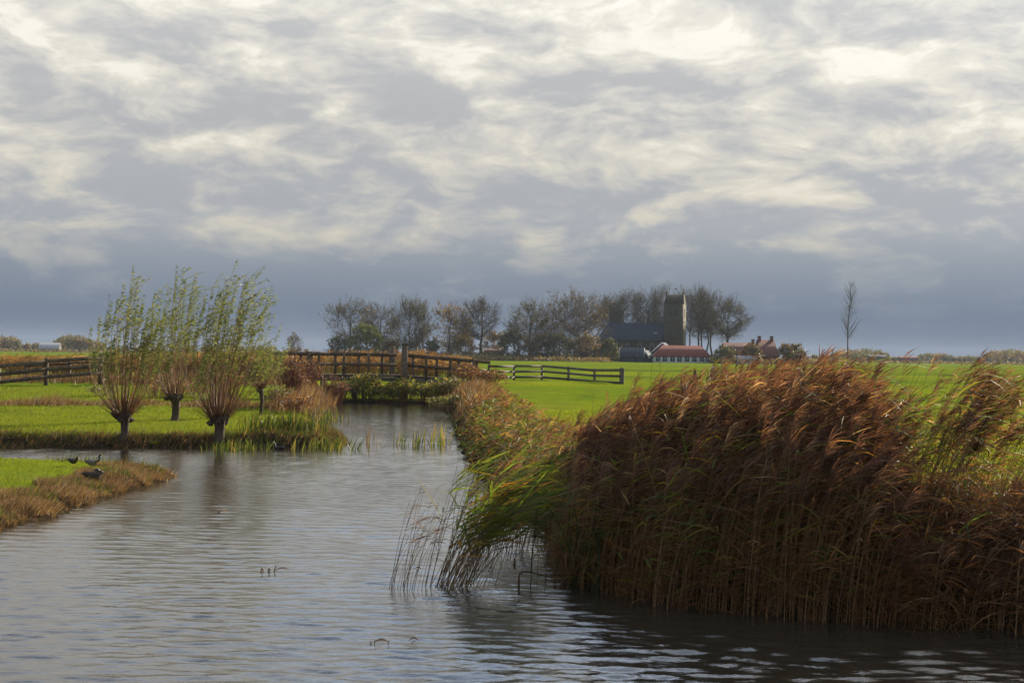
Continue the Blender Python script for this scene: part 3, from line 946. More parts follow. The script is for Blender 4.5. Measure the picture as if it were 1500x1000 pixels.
def willows():
    x, y = xy(180, 639, .28); willow('pollard_willow', 'pollard willow on the bank edge, its leaning crown nearest the fence', x, y, .62, .10, .22, 80, 4.1, .95, 56, .07, leaf_from=.58)
    x, y = xy(255, 616, .38); willow('pollard_willow', 'small pollard willow set back on the lawn between two larger willows', x, y, .78, .11, .24, 54, 4.6, .75, 56, .06, leaf_from=.58)
    x, y = xy(319, 639, .28); willow('pollard_willow', 'largest pollard willow on the bank edge with the broadest dense crown', x, y, .62, .125, .25, 115, 4.55, 1.15, 52, .10, skew=.12, leaf_from=.58)
    x, y = xy(381, 607, .45)
    willow('young_willow', 'slender young willow with reddish twigs beside the bridge end', x, y, .95, .055, .10, 40, 2.0, .62, 26, .05, leaf_from=.3)


# ------------------------------------------------------------------ shrubs
leaf_mat('bramble_leaf', [(0, (.04, .06, .014)), (.45, (.10, .125, .02)), (.75, (.20, .18, .03)), (1, (.30, .17, .05))], .55)
leaf_mat('russet_leaf', [(0, (.08, .035, .018)), (.5, (.16, .07, .03)), (1, (.27, .16, .06))], .4)
leaf_mat('olive_leaf', [(0, (.05, .055, .018)), (.5, (.10, .10, .03)), (1, (.19, .17, .06))], .4)


def shrub(name, label, x, y, w, h, n_st, n_lf, leaf, stem='red_twig', leaf_s=.07, upright=.6, cat='shrub', z=None, depth=None):
    z = lz(x, y) if z is None else z
    root = empty(name, (x, y, z))
    d = np.stack([rng.normal(0, 1, n_st), rng.normal(0, 1, n_st), np.zeros(n_st)], 1)
    d = unit(d) * rng.random((n_st, 1)) ** .6
    tip = d * np.array([w / 2, (depth or w) / 2, 0]) + UP * (h * rnd(n_st, .45, 1.0) * (1 - .35 * np.linalg.norm(d, axis=1) ** 2))[:, None]
    b = d * np.array([w / 2, (depth or w) / 2, 0]) * .45 - UP * .1
    t = np.linspace(0, 1, 5)
    P = b[:, None] * (1 - t)[None, :, None] + tip[:, None] * t[None, :, None] + UP * (h * (1 - upright) * .6 * np.sin(t * math.pi))[None, :, None]
    P = jitter_lines(P, .03 * h)
    mb = MB(); mb.tubes(P, np.linspace(.012, .004, 5) * h / 1.2, 3, rnd(n_st, 0, 1))
    m = n_st * 4
    src = rng.integers(0, n_st, m)
    o = P[src, rng.integers(2, 5, m)]
    dd = unit(rng.normal(0, .6, (m, 3)) + np.array([.15, 0, .7 * upright]))
    Q = o[:, None] + dd[:, None] * (rnd(m, .12, .4) * h * .6)[:, None, None] * np.linspace(0, 1, 3)[None, :, None]
    mb.tubes(Q, np.array([.005, .004, .002]) * h / 1.2, 3, rnd(m, 0, 1))
    st = mb.obj('stems', MATS[stem], root); st['kind'] = 'stuff'
    if n_lf:
        allp = np.concatenate([P[:, (1 if upright < .5 else 2):].reshape(-1, 3), Q.reshape(-1, 3)])
        o = allp[rng.integers(0, len(allp), n_lf)] + rng.normal(0, .05 * h, (n_lf, 3))
        o[:, 2] = np.maximum(o[:, 2], .02)
        dd = unit(rng.normal(0, 1, (n_lf, 3)))
        l = leaf_s * rnd(n_lf, .6, 1.4)
        s = np.linspace(0, 1, 3)
        lf = MB(); lf.ribbons(o[:, None] + dd[:, None] * (l[:, None] * s)[..., None], (l * .65)[:, None] * np.array([.3, 1, .1]), rng.normal(0, 1, (n_lf, 3)), rng.random(n_lf))
        lf.obj('leaves', MATS[leaf], root)['kind'] = 'stuff'
    tag(root, label, cat)
    return root


def shrubs():
    # thicket between the willows and the bridge
    S = shrub
    for px, D, w, h, ns, nl, lf, lab in (
        (335, 56, 2.0, 1.3, 60, 500, 'russet_leaf', 'rusty shrub behind the trunk of the largest willow'),
        (425, 58, 1.6, 1.9, 90, 500, 'russet_leaf', 'tall reddish shrub at the bridge foot beside the young willow'),
        (405, 52, 1.6, .9, 60, 500, 'olive_leaf', 'low olive bush on the bank behind the sedge'),
        (437, 50, 1.3, .8, 50, 500, 'russet_leaf', 'low russet brush at the bank corner'),
        (452, 67, 1.5, 1.6, 90, 300, 'russet_leaf', 'bare red brush under the near end of the bridge'),
        (492, 71, 1.4, 1.55, 90, 250, 'russet_leaf', 'wispy red brown brush rising before the bridge deck'),
        (270, 57, 2.4, .7, 60, 500, 'russet_leaf', 'low russet brush behind the small willow'),
        (228, 57, 2.2, .75, 70, 300, 'russet_leaf', 'reddish tall grass brush between the first and second willow'),
        (150, 58, 1.6, .55, 50, 300, 'olive_leaf', 'low tufted brush near the end post of the fence')):
        c = far(px, 560, D)
        S('brush', lab, c[0], D, w, h, ns, nl, lf, leaf_s=.08)
    # brambles on the bank below the bridge
    for px, D, w, h, nl, lf, lab in (
        (500, 73.1, 2.2, .85, 900, 'olive_leaf', 'olive bramble mound below the bridge, nearest the red brush'),
        (532, 73.7, 2.4, 1.25, 1300, 'bramble_leaf', 'yellow flecked bramble mound under the middle of the deck'),
        (562, 73.3, 2.0, .8, 1200, 'bramble_leaf', 'bramble mound just short of the two tall gate posts'),
        (592, 73.6, 2.2, 1.1, 1300, 'bramble_leaf', 'bright green bramble mound below the two tall gate posts'),
        (622, 73.2, 2.2, .85, 1200, 'olive_leaf', 'dull olive bramble mound under the sloping deck'),
        (648, 72.0, 2.2, 1.15, 1000, 'bramble_leaf', 'bramble mound where the water meets the far bank'),
        (668, 71.0, 2.2, 1.1, 700, 'olive_leaf', 'olive bush at the foot of the bridge ramp'),
        (690, 74.5, 2.0, 1.25, 500, 'russet_leaf', 'rusty dock stand beside the last bridge posts'),
        (716, 72.5, 1.8, .9, 400, 'russet_leaf', 'low rusty herbs where the rail fence begins'),
        (665, 60.0, 2.4, .6, 800, 'olive_leaf', 'brown olive tussock bush on the bank of the channel')):
        c = far(px, 570, D)
        S('bramble_bush', lab, c[0], D, w, h, 90, int(nl * 1.3), lf, leaf_s=.11, upright=.35)
    # bright rosette of leaves at the water's edge
    c = at(226, 652, .05)
    root = empty('leafy_rosette', (c[0], c[1], .04))
    n = 46
    a = rng.uniform(0, 2 * math.pi, n)
    d = np.stack([np.cos(a), np.sin(a), rnd(n, .2, 1.6)], 1); d = unit(d)
    s = np.linspace(0, 1, 4)
    L = d[:, None] * (rnd(n, .14, .3)[:, None] * s)[..., None] - UP * (.08 * s ** 2)[None, :, None]
    mb = MB(); mb.ribbons(L, .10 * np.array([.3, .9, 1, .3]), np.cross(d, UP), np.clip(rng.normal(.5, .15, n), 0, 1))
    mb.obj('leaves', MATS['grass_blade'], root)
    tag(root, 'bright green leafy rosette at the waterline between the willows', 'plant')


# ------------------------------------------------------------------ timber: bridge and fences
solid_mat('old_timber', (.045, .032, .020), (.115, .084, .055), 5.0, .85, (1, 1, 1), .5, .25, tone_amt=.7)
solid_mat('grey_timber', (.055, .047, .035), (.115, .10, .075), 4.0, .85, (1, 1, 1), .5, .25, tone_amt=.6)
solid_mat('mossy_timber', (.055, .052, .035), (.12, .11, .075), 5.0, .9, (1, 1, 1), .5, .2, tone_amt=.5)
solid_mat('wire', (.05, .05, .048), (.09, .085, .08), 20, .5, spec=.5)
solid_mat('white_paint', (.42, .42, .40), (.58, .58, .56), 3.0, .6)


def bridge():
    ax, ay = BR_A; bx, by = BR_B
    L = math.hypot(bx - ax, by - ay)
    rz = math.atan2(by - ay, bx - ax)
    root = empty('wooden_bridge', (ax, ay, 0), rz)
    deck = lambda s: 1.43 if s < 6.9 else 1.43 - .34 * ((s - 6.9) / (L - 6.9)) ** 1.15
    W = 1.9
    T = MATS['old_timber']
    # deck planks
    pm = MB(); pm.box((0, 0, 0), (.19, W + .1, .06)); plank = pm.mesh('plank', T)
    n = int(L / .205)
    for i in range(n):
        s = (i + .5) * L / n
        sl = (deck(s + .1) - deck(s - .1)) / .2
        link('plank', plank, root, (s, rng.normal(0, .015), deck(s) - .03), (0, -math.atan(sl), 0))
    # main beams
    for yy in (-W / 2 + .08, 0, W / 2 - .08):
        mb = MB()
        ss = [0, 6.9, 8.6, 10.2, L]
        for s0, s1 in zip(ss[:-1], ss[1:]):
            mb.beam((s0, yy, deck(s0) - .21), (s1, yy, deck(s1) - .21), .16, .26, rng.random())
        mb.obj('beam', MATS['mossy_timber'] if yy < 0 else T, root)
    # side boards of the ramp, grey on the side towards the water
    mb = MB(); mb.beam((7.2, -W / 2 - .06, deck(7.2) - .24), (L - .3, -W / 2 - .06, deck(L - .3) - .27), .04, .24, .9)
    mb.obj('side_board', MATS['grey_timber'], root)
    # piles
    for s in (2.9, 4.6, 7.0, 9.3):
        for yy in (-W / 2 + .1, W / 2 - .1):
            mb = MB(); mb.tubes(np.array([[[s, yy, -.6], [s, yy, deck(s) - .3]]]), .11, 8, rng.random()); mb.obj('pile', T, root)
    # railings: posts and two rails a side
    near = [.7, 2.1, 2.65, 3.95, 5.25, 8.3, 9.6, 10.85]
    fr = [.45, 1.75, 2.3, 3.6, 4.85, 6.1, 7.8, 9.1, 10.3, 11.3]
    for side, ps in ((-1, near), (1, fr)):
        yy = side * (W / 2 + .03)
        for s in ps:
            hgt = 1.16 + rng.normal(0, .015)
            mb = MB(); mb.box((s, yy, deck(s) - .2 + (hgt + .2) / 2), (.14, .12, hgt + .2), rng.normal(0, .03), rng.random(), 0, .96)
            mb.obj('post', T, root)
        for lev in (1.06, .53):
            for s0, s1 in ((-.6, 3.3), (3.3, 6.75), (7.15, L - .1)):
                mb = MB()
                mb.beam((s0, yy - side * .08, deck(max(s0, 0)) + lev), (s1, yy - side * .08, deck(s1) + lev), .055, .18 if lev > 1 else .15, rng.random())
                mb.obj('rail', T, root)
    # the two tall gate posts with their cross boards
    for side, s in ((-1, 7.16), (1, 6.66)):
        yy = side * (W / 2 + .12)
        mb = MB(); mb.box((s, yy, 1.62), (.31, .28, 2.84), .05, .8, 0, .95); p = mb.obj('gate_post', MATS['old_timber'], root)
        mb = MB(); mb.box((s, yy, 3.05), (.35, .32, .05), .05, .4); mb.obj('cap', T, p)
    tag(root, 'dark weathered timber footbridge with railings and two tall posts', 'bridge')


def rail_fence(name, label, pts, post_h, rails, post=(.13, .12), rail=(.04, .13), mat='old_timber', last=None, posts=None, cat='fence'):
    """pts: places of the posts; every post and every rail length is a part."""
    x0, y0 = pts[0][:2]
    root = empty(name, (x0, y0, 0))
    P = [np.array([p[0] - x0, p[1] - y0, p[2] if len(p) > 2 else lz(p[0], p[1])]) for p in pts]
    for i, p in enumerate(P):
        big = last and i in last
        h = post_h * (1.06 if big else 1) + rng.normal(0, .02)
        mb = MB(); mb.box((p[0], p[1], p[2] - .2 + (h + .2) / 2), (post[0] * (1.35 if big else 1), post[1] * (1.35 if big else 1), h + .2), rng.normal(0, .15), rng.random(), 0, .95)
        mb.obj('post', MATS[mat], root)
    for a, b in zip(P[:-1], P[1:]):
        d = unit(b - a)
        nrm = np.array([d[1], -d[0], 0]) * (post[1] / 2 + rail[0] / 2 + .004)
        for lv in rails:
            mb = MB()
            mb.beam(a + nrm - d * .08 + UP * (lv + rng.normal(0, .012)), b + nrm + d * .08 + UP * (lv + rng.normal(0, .012)), rail[0], rail[1], rng.random())
            mb.obj('rail', MATS[mat], root)
    tag(root, label, cat)
    return root


def wire_fence(name, label, pts, h, wires, post=.09, mat='old_timber'):
    x0, y0 = pts[0][:2]
    root = empty(name, (x0, y0, 0))
    P = [np.array([p[0] - x0, p[1] - y0, p[2] if len(p) > 2 else lz(p[0], p[1])]) for p in pts]
    for p in P:
        mb = MB(); mb.tubes(np.array([[p - UP * .2, p + UP * (h + rng.normal(0, .03))]]), post / 2, 7, rng.random())
        mb.box(p + UP * h, (post * .8, post * .8, .02)); mb.obj('post', MATS[mat], root)
    for lv in wires:
        for a, b in zip(P[:-1], P[1:]):
            t = np.linspace(0, 1, 6)[:, None]
            q = a + (b - a) * t + UP * (lv - .06 * np.sin(t * math.pi))
            mb = MB(); mb.tubes(q[None], .009, 4); mb.obj('wire', MATS['wire'], root)
    tag(root, label, 'fence')


def fences():
    def pt(px, top, D, h):
        v = far(px, top, D)
        return (v[0], D, v[2] - h)
    # left: along the ramp up to the bridge
    rail_fence('rail_fence', 'dark three rail fence climbing the ramp towards the bridge', [pt(-70, 540, 66.5, 1.22), pt(-2, 533, 67.3, 1.22), pt(68, 525.5, 68, 1.22), pt(148, 517.5, 69, 1.30)], 1.22, (1.1, .72, .36), (.17, .15), (.05, .17), last=(3,))
    rail_fence('rail_fence', 'low dark rails on the far side of the ramp behind the climbing fence', [pt(38, 531, 72.5, .95), pt(102, 527.5, 73, .95), pt(140, 526, 73.4, .95)], .9, (.8, .5, .2), (.12, .12), (.05, .11))
    wire_fence('wire_fence', 'sagging wire fence behind the willow trunks', [pt(150, 521, 69.4, 1.2), pt(210, 520, 70.5, 1.2), pt(271, 513, 71.5, 1.5), pt(335, 518, 73, 1.2), pt(396, 517.5, 74.6, 1.15)], 1.22, (1.1, .6, .35), .16)
    # right of the bridge
    Ds = [80, 90, 92, 88.5, 84.5, 81]
    pts = [pt(716, 533, 86, 1.0), pt(753, 534, 88.5, .98), pt(794, 534, 90, .98), pt(833, 536.5, 88, .98), pt(871, 539.5, 84.5, .98), pt(910, 537, 81, 1.08)]
    rail_fence('rail_fence', 'grey three rail fence on the bright meadow ending in a thick post', pts, .98, (.88, .55, .2), (.13, .12), (.045, .14), 'grey_timber', last=(5,))
    wire_fence('wire_fence', 'two strand wire fence from the thick post into the reeds', [pt(912, 539.5, 81, 1.0), pt(1018, 541.5, 78, .95), pt(1120, 545, 75, .95)], 1.0, (.92, .55), .2, 'grey_timber')
    # two pale sticks leaning in the brush left of the bridge
    for px, py, lab in ((434, 585, 'pale thin stick leaning in the brush left of the bridge'), (470, 606, 'long pale pole standing askew at the channel edge')):
        c = at(px, py, .55 if px < 450 else .1)
        ln = 1.0 if px < 450 else 2.2
        root = tag(MB().tubes(np.array([[(0, 0, -.1), (.02, 0, ln * .5), (-.14 if px < 450 else .18, .0, ln)]]), np.array([[.022, .02, .014]]), 6, .9).obj('stick' if px < 450 else 'pole', MATS['dry_stubble'], None, (c[0], c[1], c[2])), lab, 'stick')


willows()
shrubs()
bridge()
fences()

# ------------------------------------------------------------------ trees of the village
leaf_mat('twig_far', [(0, (.055, .040, .024)), (.5, (.095, .070, .038)), (1, (.15, .11, .06))], .0, .9)
leaf_mat('leaf_far_brown', [(0, (.07, .05, .022)), (.5, (.12, .085, .035)), (1, (.19, .13, .05))], .4)
leaf_mat('leaf_far_olive', [(0, (.05, .055, .022)), (.5, (.085, .085, .032)), (1, (.14, .13, .05))], .4)
leaf_mat('leaf_far_gold', [(0, (.12, .08, .025)), (.5, (.19, .125, .035)), (1, (.28, .18, .05))], .4)
leaf_mat('leaf_far_green', [(0, (.06, .085, .018)), (.5, (.12, .15, .025)), (1, (.20, .20, .04))], .45)


def tree(name, label, x, y, h, w, trunk_h, limbs=9, twigs=900, fine=2600, leaves=1500, leaf='leaf_far_brown', r0=None, shape=1.0, lean=.02, stems=1,
         leaf_s=.32, tw=.035, z=None, group=None, up=.5, crown_base=None, cat='tree', depth=None):
    """Bare or thin-leaved tree: trunk with limbs (trunk), twigs (crown) and leaves."""
    z = (lz(x, y) if z is None else z) - .1
    root = empty(name, (x, y, z))
    r0 = r0 or h * .022
    cb = trunk_h if crown_base is None else crown_base
    ch = h - cb
    cen = np.array([0, 0, cb + ch * .52])
    rad = np.array([w / 2, (depth or w) / 2, ch * .52])

    def env(n, lo, hi):
        """Points inside the crown, lumpy in outline."""
        d = unit(rng.normal(0, 1, (n, 3)) + np.array([0, 0, .25]))
        lump = 1 + .16 * np.sin(d[:, 0] * 5 + x) * np.cos(d[:, 2] * 6 + y) + .10 * np.sin(d[:, 0] * 11 + d[:, 2] * 9 + x * 2)
        r = (lo + (hi - lo) * rng.random(n) ** .6) * lump
        p = d * r[:, None] * rad
        low = p[:, 2] < 0
        p[low, :2] *= (1 - (1 - shape) * np.minimum(1, -p[low, 2:] / rad[2]))
        return cen + p
    mb = MB()
    L1 = []
    for si in range(stems):
        off = np.array([rng.uniform(-1, 1) * w * .28, rng.uniform(-.3, .3) * w, 0]) if stems > 1 else np.zeros(3)
        t = np.linspace(0, 1, 7)
        top = np.array([off[0] * 1.2 + lean * h, off[1], h * (.82 if stems == 1 else rng.uniform(.7, .85))])
        T = off * (1 - t)[:, None] * np.array([1, 1, 0]) + top * t[:, None] + rng.normal(0, .012 * h, (7, 3)) * np.array([1, 1, 0]) * (t > 0)[:, None]
        T[:, 2] = top[2] * t
        rr = r0 / math.sqrt(stems) * np.interp(t, [0, .06, .3, .7, 1], [1.45, 1.05, .85, .5, .14])
        mb.tubes(T[None], rr[None], 8, .5)
        tip = env(limbs, .55, .9)
        tip = tip[np.argsort(tip[:, 2])]
        ts = np.clip(np.linspace(trunk_h / top[2], .88, limbs) + rng.normal(0, .03, limbs), trunk_h / top[2] * .9, .95)
        b = on_line(T[None], ts[None])[0]
        s = np.linspace(0, 1, 6)
        P = b[:, None] * (1 - s)[None, :, None] + tip[:, None] * s[None, :, None]
        P[..., 2] -= (np.linalg.norm(tip - b, axis=1) * .12)[:, None] * np.sin(s * math.pi) * (1 if up > .3 else -.5)
        P = jitter_lines(P, .012 * h)
        mb.tubes(P, (r0 / math.sqrt(stems) * .42 * np.interp(ts, [0, 1], [1.15, .4]))[:, None] * np.linspace(1, .2, 6), 5, .5)
        L1.append(P); L1.append(np.stack([on_line(T[None], np.linspace(.55, 1, 6)[None])[0]]))
    L1 = np.concatenate(L1)
    nb = twigs // 5
    src = rng.integers(0, len(L1), nb)
    o = L1[src, rng.integers(2, 6, nb)]
    tip = env(nb, .6, 1.0)
    # each branch seeks one of several places in the crown that lies near
    for _ in range(4):
        alt = env(nb, .6, 1.0)
        better = np.linalg.norm(alt - o, axis=1) < np.linalg.norm(tip - o, axis=1)
        tip[better] = alt[better]
    s = np.linspace(0, 1, 5)
    P2 = o[:, None] * (1 - s)[None, :, None] + tip[:, None] * s[None, :, None]
    P2 = jitter_lines(P2, .01 * h)
    mb.tubes(P2, (.10 * r0 * rnd(nb, .7, 1.4))[:, None] * np.linspace(1.2, .35, 5), 4, .5)
    tr = mb.obj('trunk', MATS['bark_far'], root, smooth=True)
    cr = MB()

    def spray(src_lines, n, ln, wdt):
        src = rng.integers(0, len(src_lines), n)
        k = src_lines.shape[1]
        i = rng.integers(k // 2, k, n)
        o = src_lines[src, i]
        out = unit(o - cen)
        d = unit(out * .7 + np.array([lean, 0, up]) + rng.normal(0, .5, (n, 3)))
        l = ln * rnd(n, .5, 1.3)
        s = np.linspace(0, 1, 3)
        Q = o[:, None] + d[:, None] * (l[:, None] * s)[..., None] + UP * (l[:, None] * .15 * s ** 2)[..., None]
        cr.ribbons(Q, np.array([1, .8, .3]) * wdt, np.cross(d, rng.normal(0, 1, (n, 3))), rnd(n, 0, 1))
        return Q
    Q1 = spray(P2, int(twigs * 1.3), .10 * h, tw * 1.5)
    Q2 = spray(Q1, int(fine * 2.4), .05 * h, tw)
    co = cr.obj('crown', MATS['twig_far'], root); co['kind'] = 'stuff'
    if leaves:
        leaves = int(leaves * 1.6)
        allp = np.concatenate([Q1.reshape(-1, 3), Q2.reshape(-1, 3)])
        o = allp[rng.integers(0, len(allp), leaves)] + rng.normal(0, .012 * h, (leaves, 3))
        d = unit(rng.normal(0, 1, (leaves, 3)))
        l = leaf_s * rnd(leaves, .5, 1.3)
        s = np.linspace(0, 1, 3)
        lf = MB(); lf.ribbons(o[:, None] + d[:, None] * (l[:, None] * s)[..., None], (l * .7)[:, None] * np.array([.4, 1, .2]), rng.normal(0, 1, (leaves, 3)), rng.random(leaves))
        lf.obj('leaves', MATS[leaf], co)['kind'] = 'stuff'
    tag(root, label, cat, group)
    return root


def vtree(px, top, half_w, D, base=None, **k):
    """A tree given by where its crown shows in the photo."""
    v = far(px, top, D)
    sc = D / FPX
    zb = 1.0
    return dict(x=v[0], y=D, h=(v[2] - zb) * 1.02, w=2.35 * half_w * sc, z=zb, **k)


def village_trees():
    T = lambda lab, *a, **k: tree('village_tree', lab, **vtree(*a, **k))
    T('spreading bare tree at the open end of the village, nearest the willows', 512, 443, 36, 372, trunk_h=2.5, limbs=12, leaves=900, shape=.9, twigs=900, fine=2600, crown_base=2.2)
    T('bare tree with open branches behind the bright green tree', 556, 449, 26, 385, trunk_h=4.2, limbs=10, leaves=350, shape=.8, twigs=700, fine=1800)
    T('small round tree still in bright yellow green leaf', 537, 480, 22, 362, trunk_h=1.0, limbs=10, leaves=6500, leaf='leaf_far_green', shape=1.0, twigs=700, fine=1500, leaf_s=.3, crown_base=.3)
    T('upright broom shaped grey brown tree behind the bridge posts', 601, 444, 33, 378, trunk_h=1.2, limbs=16, leaves=1800, leaf='leaf_far_olive', shape=.62, twigs=1200, fine=3600, up=1.1, stems=3, crown_base=.8)
    T('golden brown tree with a rounded crown beyond the bridge ramp', 658, 450, 31, 376, trunk_h=2.2, limbs=12, leaves=3200, leaf='leaf_far_gold', shape=.9, twigs=900, fine=2600, crown_base=1.2)
    T('dark bare tree with a clear trunk standing alone near the hut', 705, 446, 25, 380, trunk_h=5.0, limbs=10, leaves=250, shape=.8, twigs=900, fine=2600, r0=.42)
    T('olive brown bushy tree with a bare top beside the dense tree', 776, 444, 32, 384, trunk_h=3.0, limbs=12, leaves=1800, leaf='leaf_far_olive', shape=1.0, twigs=1000, fine=3000, crown_base=1.2)
    T('large dense dark brown tree left of the church choir', 838, 436, 45, 380, trunk_h=2.0, limbs=16, leaves=3600, leaf='leaf_far_brown', shape=1.05, twigs=1700, fine=5200, crown_base=1.0, stems=2)
    # tall trees round the church
    for px, top, hw, D, lab, n in ((893, 437, 15, 440, 'slim tall bare tree behind the end of the church roof', 2), (920, 431, 18, 438, 'tall bare tree rising behind the middle of the church roof', 2),
                                   (950, 430, 16, 442, 'tall bare tree behind the roof next to the tower', 2), (972, 426, 18, 445, 'tall bare tree partly hidden by the church tower', 2),
                                   (1016, 423, 22, 432, 'tall bare tree close beside the tower', 3), (1040, 428, 22, 428, 'tall bare tree with twin trunks in the churchyard', 2),
                                   (1066, 441, 23, 424, 'outermost churchyard tree with a wind swept crown', 1)):
        T(lab, px, top + 2, hw * 1.25, D, trunk_h=7.5 if n > 1 else 6.5, limbs=11, leaves=700, leaf='leaf_far_olive', shape=.6, twigs=900, fine=2800, stems=n, r0=.5, up=.35, group='tall bare trees round the church')
    # undergrowth: hedges and bushes at the foot of the village
    B = lambda lab, px, top, hw, D, leaf, nl: tree('bush', lab, **vtree(px, top, hw, D, trunk_h=.4, limbs=14, leaves=nl, leaf=leaf, shape=1.1, twigs=700, fine=1600, leaf_s=.4, crown_base=.0), cat='bush')
    for px, top, hw, D, leaf, nl, lab in (
        (497, 494, 18, 365, 'leaf_far_olive', 900, 'low bush under the spreading bare tree'),
        (575, 500, 16, 368, 'leaf_far_brown', 900, 'brown bush between the broom shaped tree and the green tree'),
        (628, 498, 14, 366, 'leaf_far_olive', 1000, 'olive bush between the broom shaped and the golden tree'),
        (682, 494, 14, 368, 'leaf_far_gold', 1000, 'tawny bush between the golden tree and the dark bare tree'),
        (722, 488, 18, 395, 'leaf_far_gold', 900, 'pale tawny bush behind the low hut'),
        (752, 486, 22, 372, 'leaf_far_olive', 1800, 'dark olive bush beside the low hut'),
        (788, 492, 22, 366, 'leaf_far_brown', 1800, 'brown bush at the foot of the bushy tree'),
        (820, 490, 24, 364, 'leaf_far_olive', 2000, 'dark bush below the dense tree'),
        (858, 492, 20, 366, 'leaf_far_brown', 1600, 'brown bush between the dense tree and the church'),
        (893, 500, 14, 372, 'leaf_far_olive', 1200, 'olive bush before the church choir'),
        (1062, 508, 16, 360, 'leaf_far_olive', 1200, 'olive bush at the end of the long red roof'),
        (1102, 505, 14, 352, 'leaf_far_brown', 900, 'brown bush before the brick houses'),
        (1150, 503, 11, 352, 'leaf_far_brown', 700, 'bare brown bush beside the gabled house'),
        (1166, 505, 12, 356, 'leaf_far_brown', 700, 'bare brown bush at the end of the village'),
        (432, 492, 11, 560, 'leaf_far_brown', 500, 'distant round bush beyond the willow crowns')):
        B(lab, px, top, hw, D, leaf, nl)
    # the thin lone tree on the meadow
    v = far(1244, 412, 150)
    x, y = v[0] - .15, 150.0
    root = empty('lone_tree', (x, y, .95))
    h = v[2] - .95
    t = np.linspace(0, 1, 9)
    T_ = np.stack([.35 * t ** 1.5 + .05 * np.sin(t * 9), .1 * t, h * t], 1)
    mb = MB(); mb.tubes(T_[None], (.085 * (1 - .88 * t))[None], 7, .3); mb.obj('trunk', MATS['bark_far'], root, smooth=True)
    n = 64
    ts = rng.uniform(.36, .97, (1, n))
    b = on_line(T_[None], ts)[0]
    a = rng.uniform(0, 2 * math.pi, n)
    ln = np.interp(ts[0], [.36, .5, .7, 1], [1.9, 2.2, 1.6, .5]) * rnd(n, .5, 1.0)
    s = np.linspace(0, 1, 5)
    d = np.stack([np.cos(a) + .18, np.sin(a), np.full(n, 1.25)], 1); d = unit(d)
    P = b[:, None] + d[:, None] * (ln[:, None] * s)[..., None] + UP * (ln[:, None] * .25 * s ** 2)[..., None]
    P = jitter_lines(P, .03)
    mb = MB(); mb.tubes(P, np.linspace(.022, .008, 5), 3, rnd(n, 0, .5))
    m = 260
    src = rng.integers(0, n, m)
    o = P[src, rng.integers(1, 5, m)]
    d = unit(d[src] + rng.normal(0, .45, (m, 3)))
    mb.ribbons(o[:, None] + d[:, None] * (rnd(m, .2, .6)[:, None] * np.linspace(0, 1, 3))[..., None], np.array([.016, .013, .006]), rng.normal(0, 1, (m, 3)), rnd(m, 0, .6))
    mb.obj('crown', MATS['twig_far'], root)
    tag(root, 'thin lone bare tree rising from the meadow behind the reed bed', 'tree')


def far_woods():
    """Woods on the horizon that read as one mass."""
    mats = M('bark_far', 'leaf_far_brown', 'leaf_far_olive')
    for name, lab, spans in (('distant_wood', 'hazy belt of woodland on the horizon beyond the meadow', [(1180, 1215, 522, 700, 14), (1215, 1285, 512, 800, 34), (1250, 1300, 509, 850, 30), (1300, 1345, 524, 900, 20), (1340, 1400, 517, 1000, 40), (1400, 1440, 521, 1000, 26), (1440, 1505, 510, 900, 44), (1500, 1640, 512, 950, 60), (1370, 1505, 522, 1100, 50), (1180, 1400, 526, 1100, 60)]),
                              ('distant_copse', 'hazy copse on the horizon behind the fence', [(-60, 40, 490, 700, 40), (82, 135, 489, 690, 36), (30, 90, 503, 800, 20), (120, 150, 496, 720, 14), (150, 470, 506, 900, 60)])):
        mb = MB()
        for x0, x1, top, D, n in spans:
            for i in range(n):
                px = rng.uniform(x0, x1)
                hz = 519 + .0133 * (px - 750)
                mid, half = (x0 + x1) / 2, (x1 - x0) / 2
                edge = 1 - .45 * abs((px - mid) / half) ** 3
                D1 = D + rng.uniform(-30, 60)
                v = far(px, top, D1)
                h = max((v[2] - 1.0) * edge * rng.uniform(.72, 1.0), 2.5)
                x = v[0]
                w = h * rng.uniform(.35, .5)
                mb.tubes(np.array([[[x, D1, .8], [x, D1, .8 + h * .7]]]), np.array([[.25, .1]]), 4, .5, 0)
                m = 150
                d = unit(rng.normal(0, 1, (m, 3)))
                o = np.array([x, D1, 1.0 + h * .55]) + d * (rng.random((m, 1)) ** .4) * np.array([w, w, h * .45])
                dd = unit(rng.normal(0, .6, (m, 3)) + UP * .7)
                l = rnd(m, .6, 1.8)
                mb.ribbons(o[:, None] + dd[:, None] * (l[:, None] * np.linspace(0, 1, 2))[..., None], np.array([.5, .2]), rng.normal(0, 1, (m, 3)), rng.random(m), int(rng.integers(1, 3)))
        tag(mb.obj(name, mats), lab, 'wood', kind='stuff')


village_trees()
far_woods()

# ------------------------------------------------------------------ buildings
solid_mat('church_brick', (.034, .029, .018), (.062, .052, .031), 1.2, .9, (1, 1, 2.5), .4, .2, tone_amt=.2)  # brick colour darkened to stand in for cloud shade over the village
solid_mat('slate_roof', (.012, .015, .023), (.026, .030, .042), 1.5, .8, (1, 1, 3), .3, .2)  # slate darkened too, cloud shade is put into its colour
solid_mat('red_tiles', (.10, .020, .011), (.16, .038, .020), 2.0, .75, (1, 1, 4), .5, .3)
solid_mat('old_red_tiles', (.075, .027, .018), (.13, .048, .030), 2.0, .8, (1, 1, 4), .5, .3)
solid_mat('house_brick', (.10, .050, .032), (.16, .085, .052), 2.0, .9, (1, 1, 3), .3, .2)
solid_mat('green_paint', (.30, .38, .33), (.45, .52, .46), 3.0, .6)
solid_mat('dark_boards', (.018, .022, .022), (.040, .046, .044), 3.0, .8, (4, 4, .5), .3)
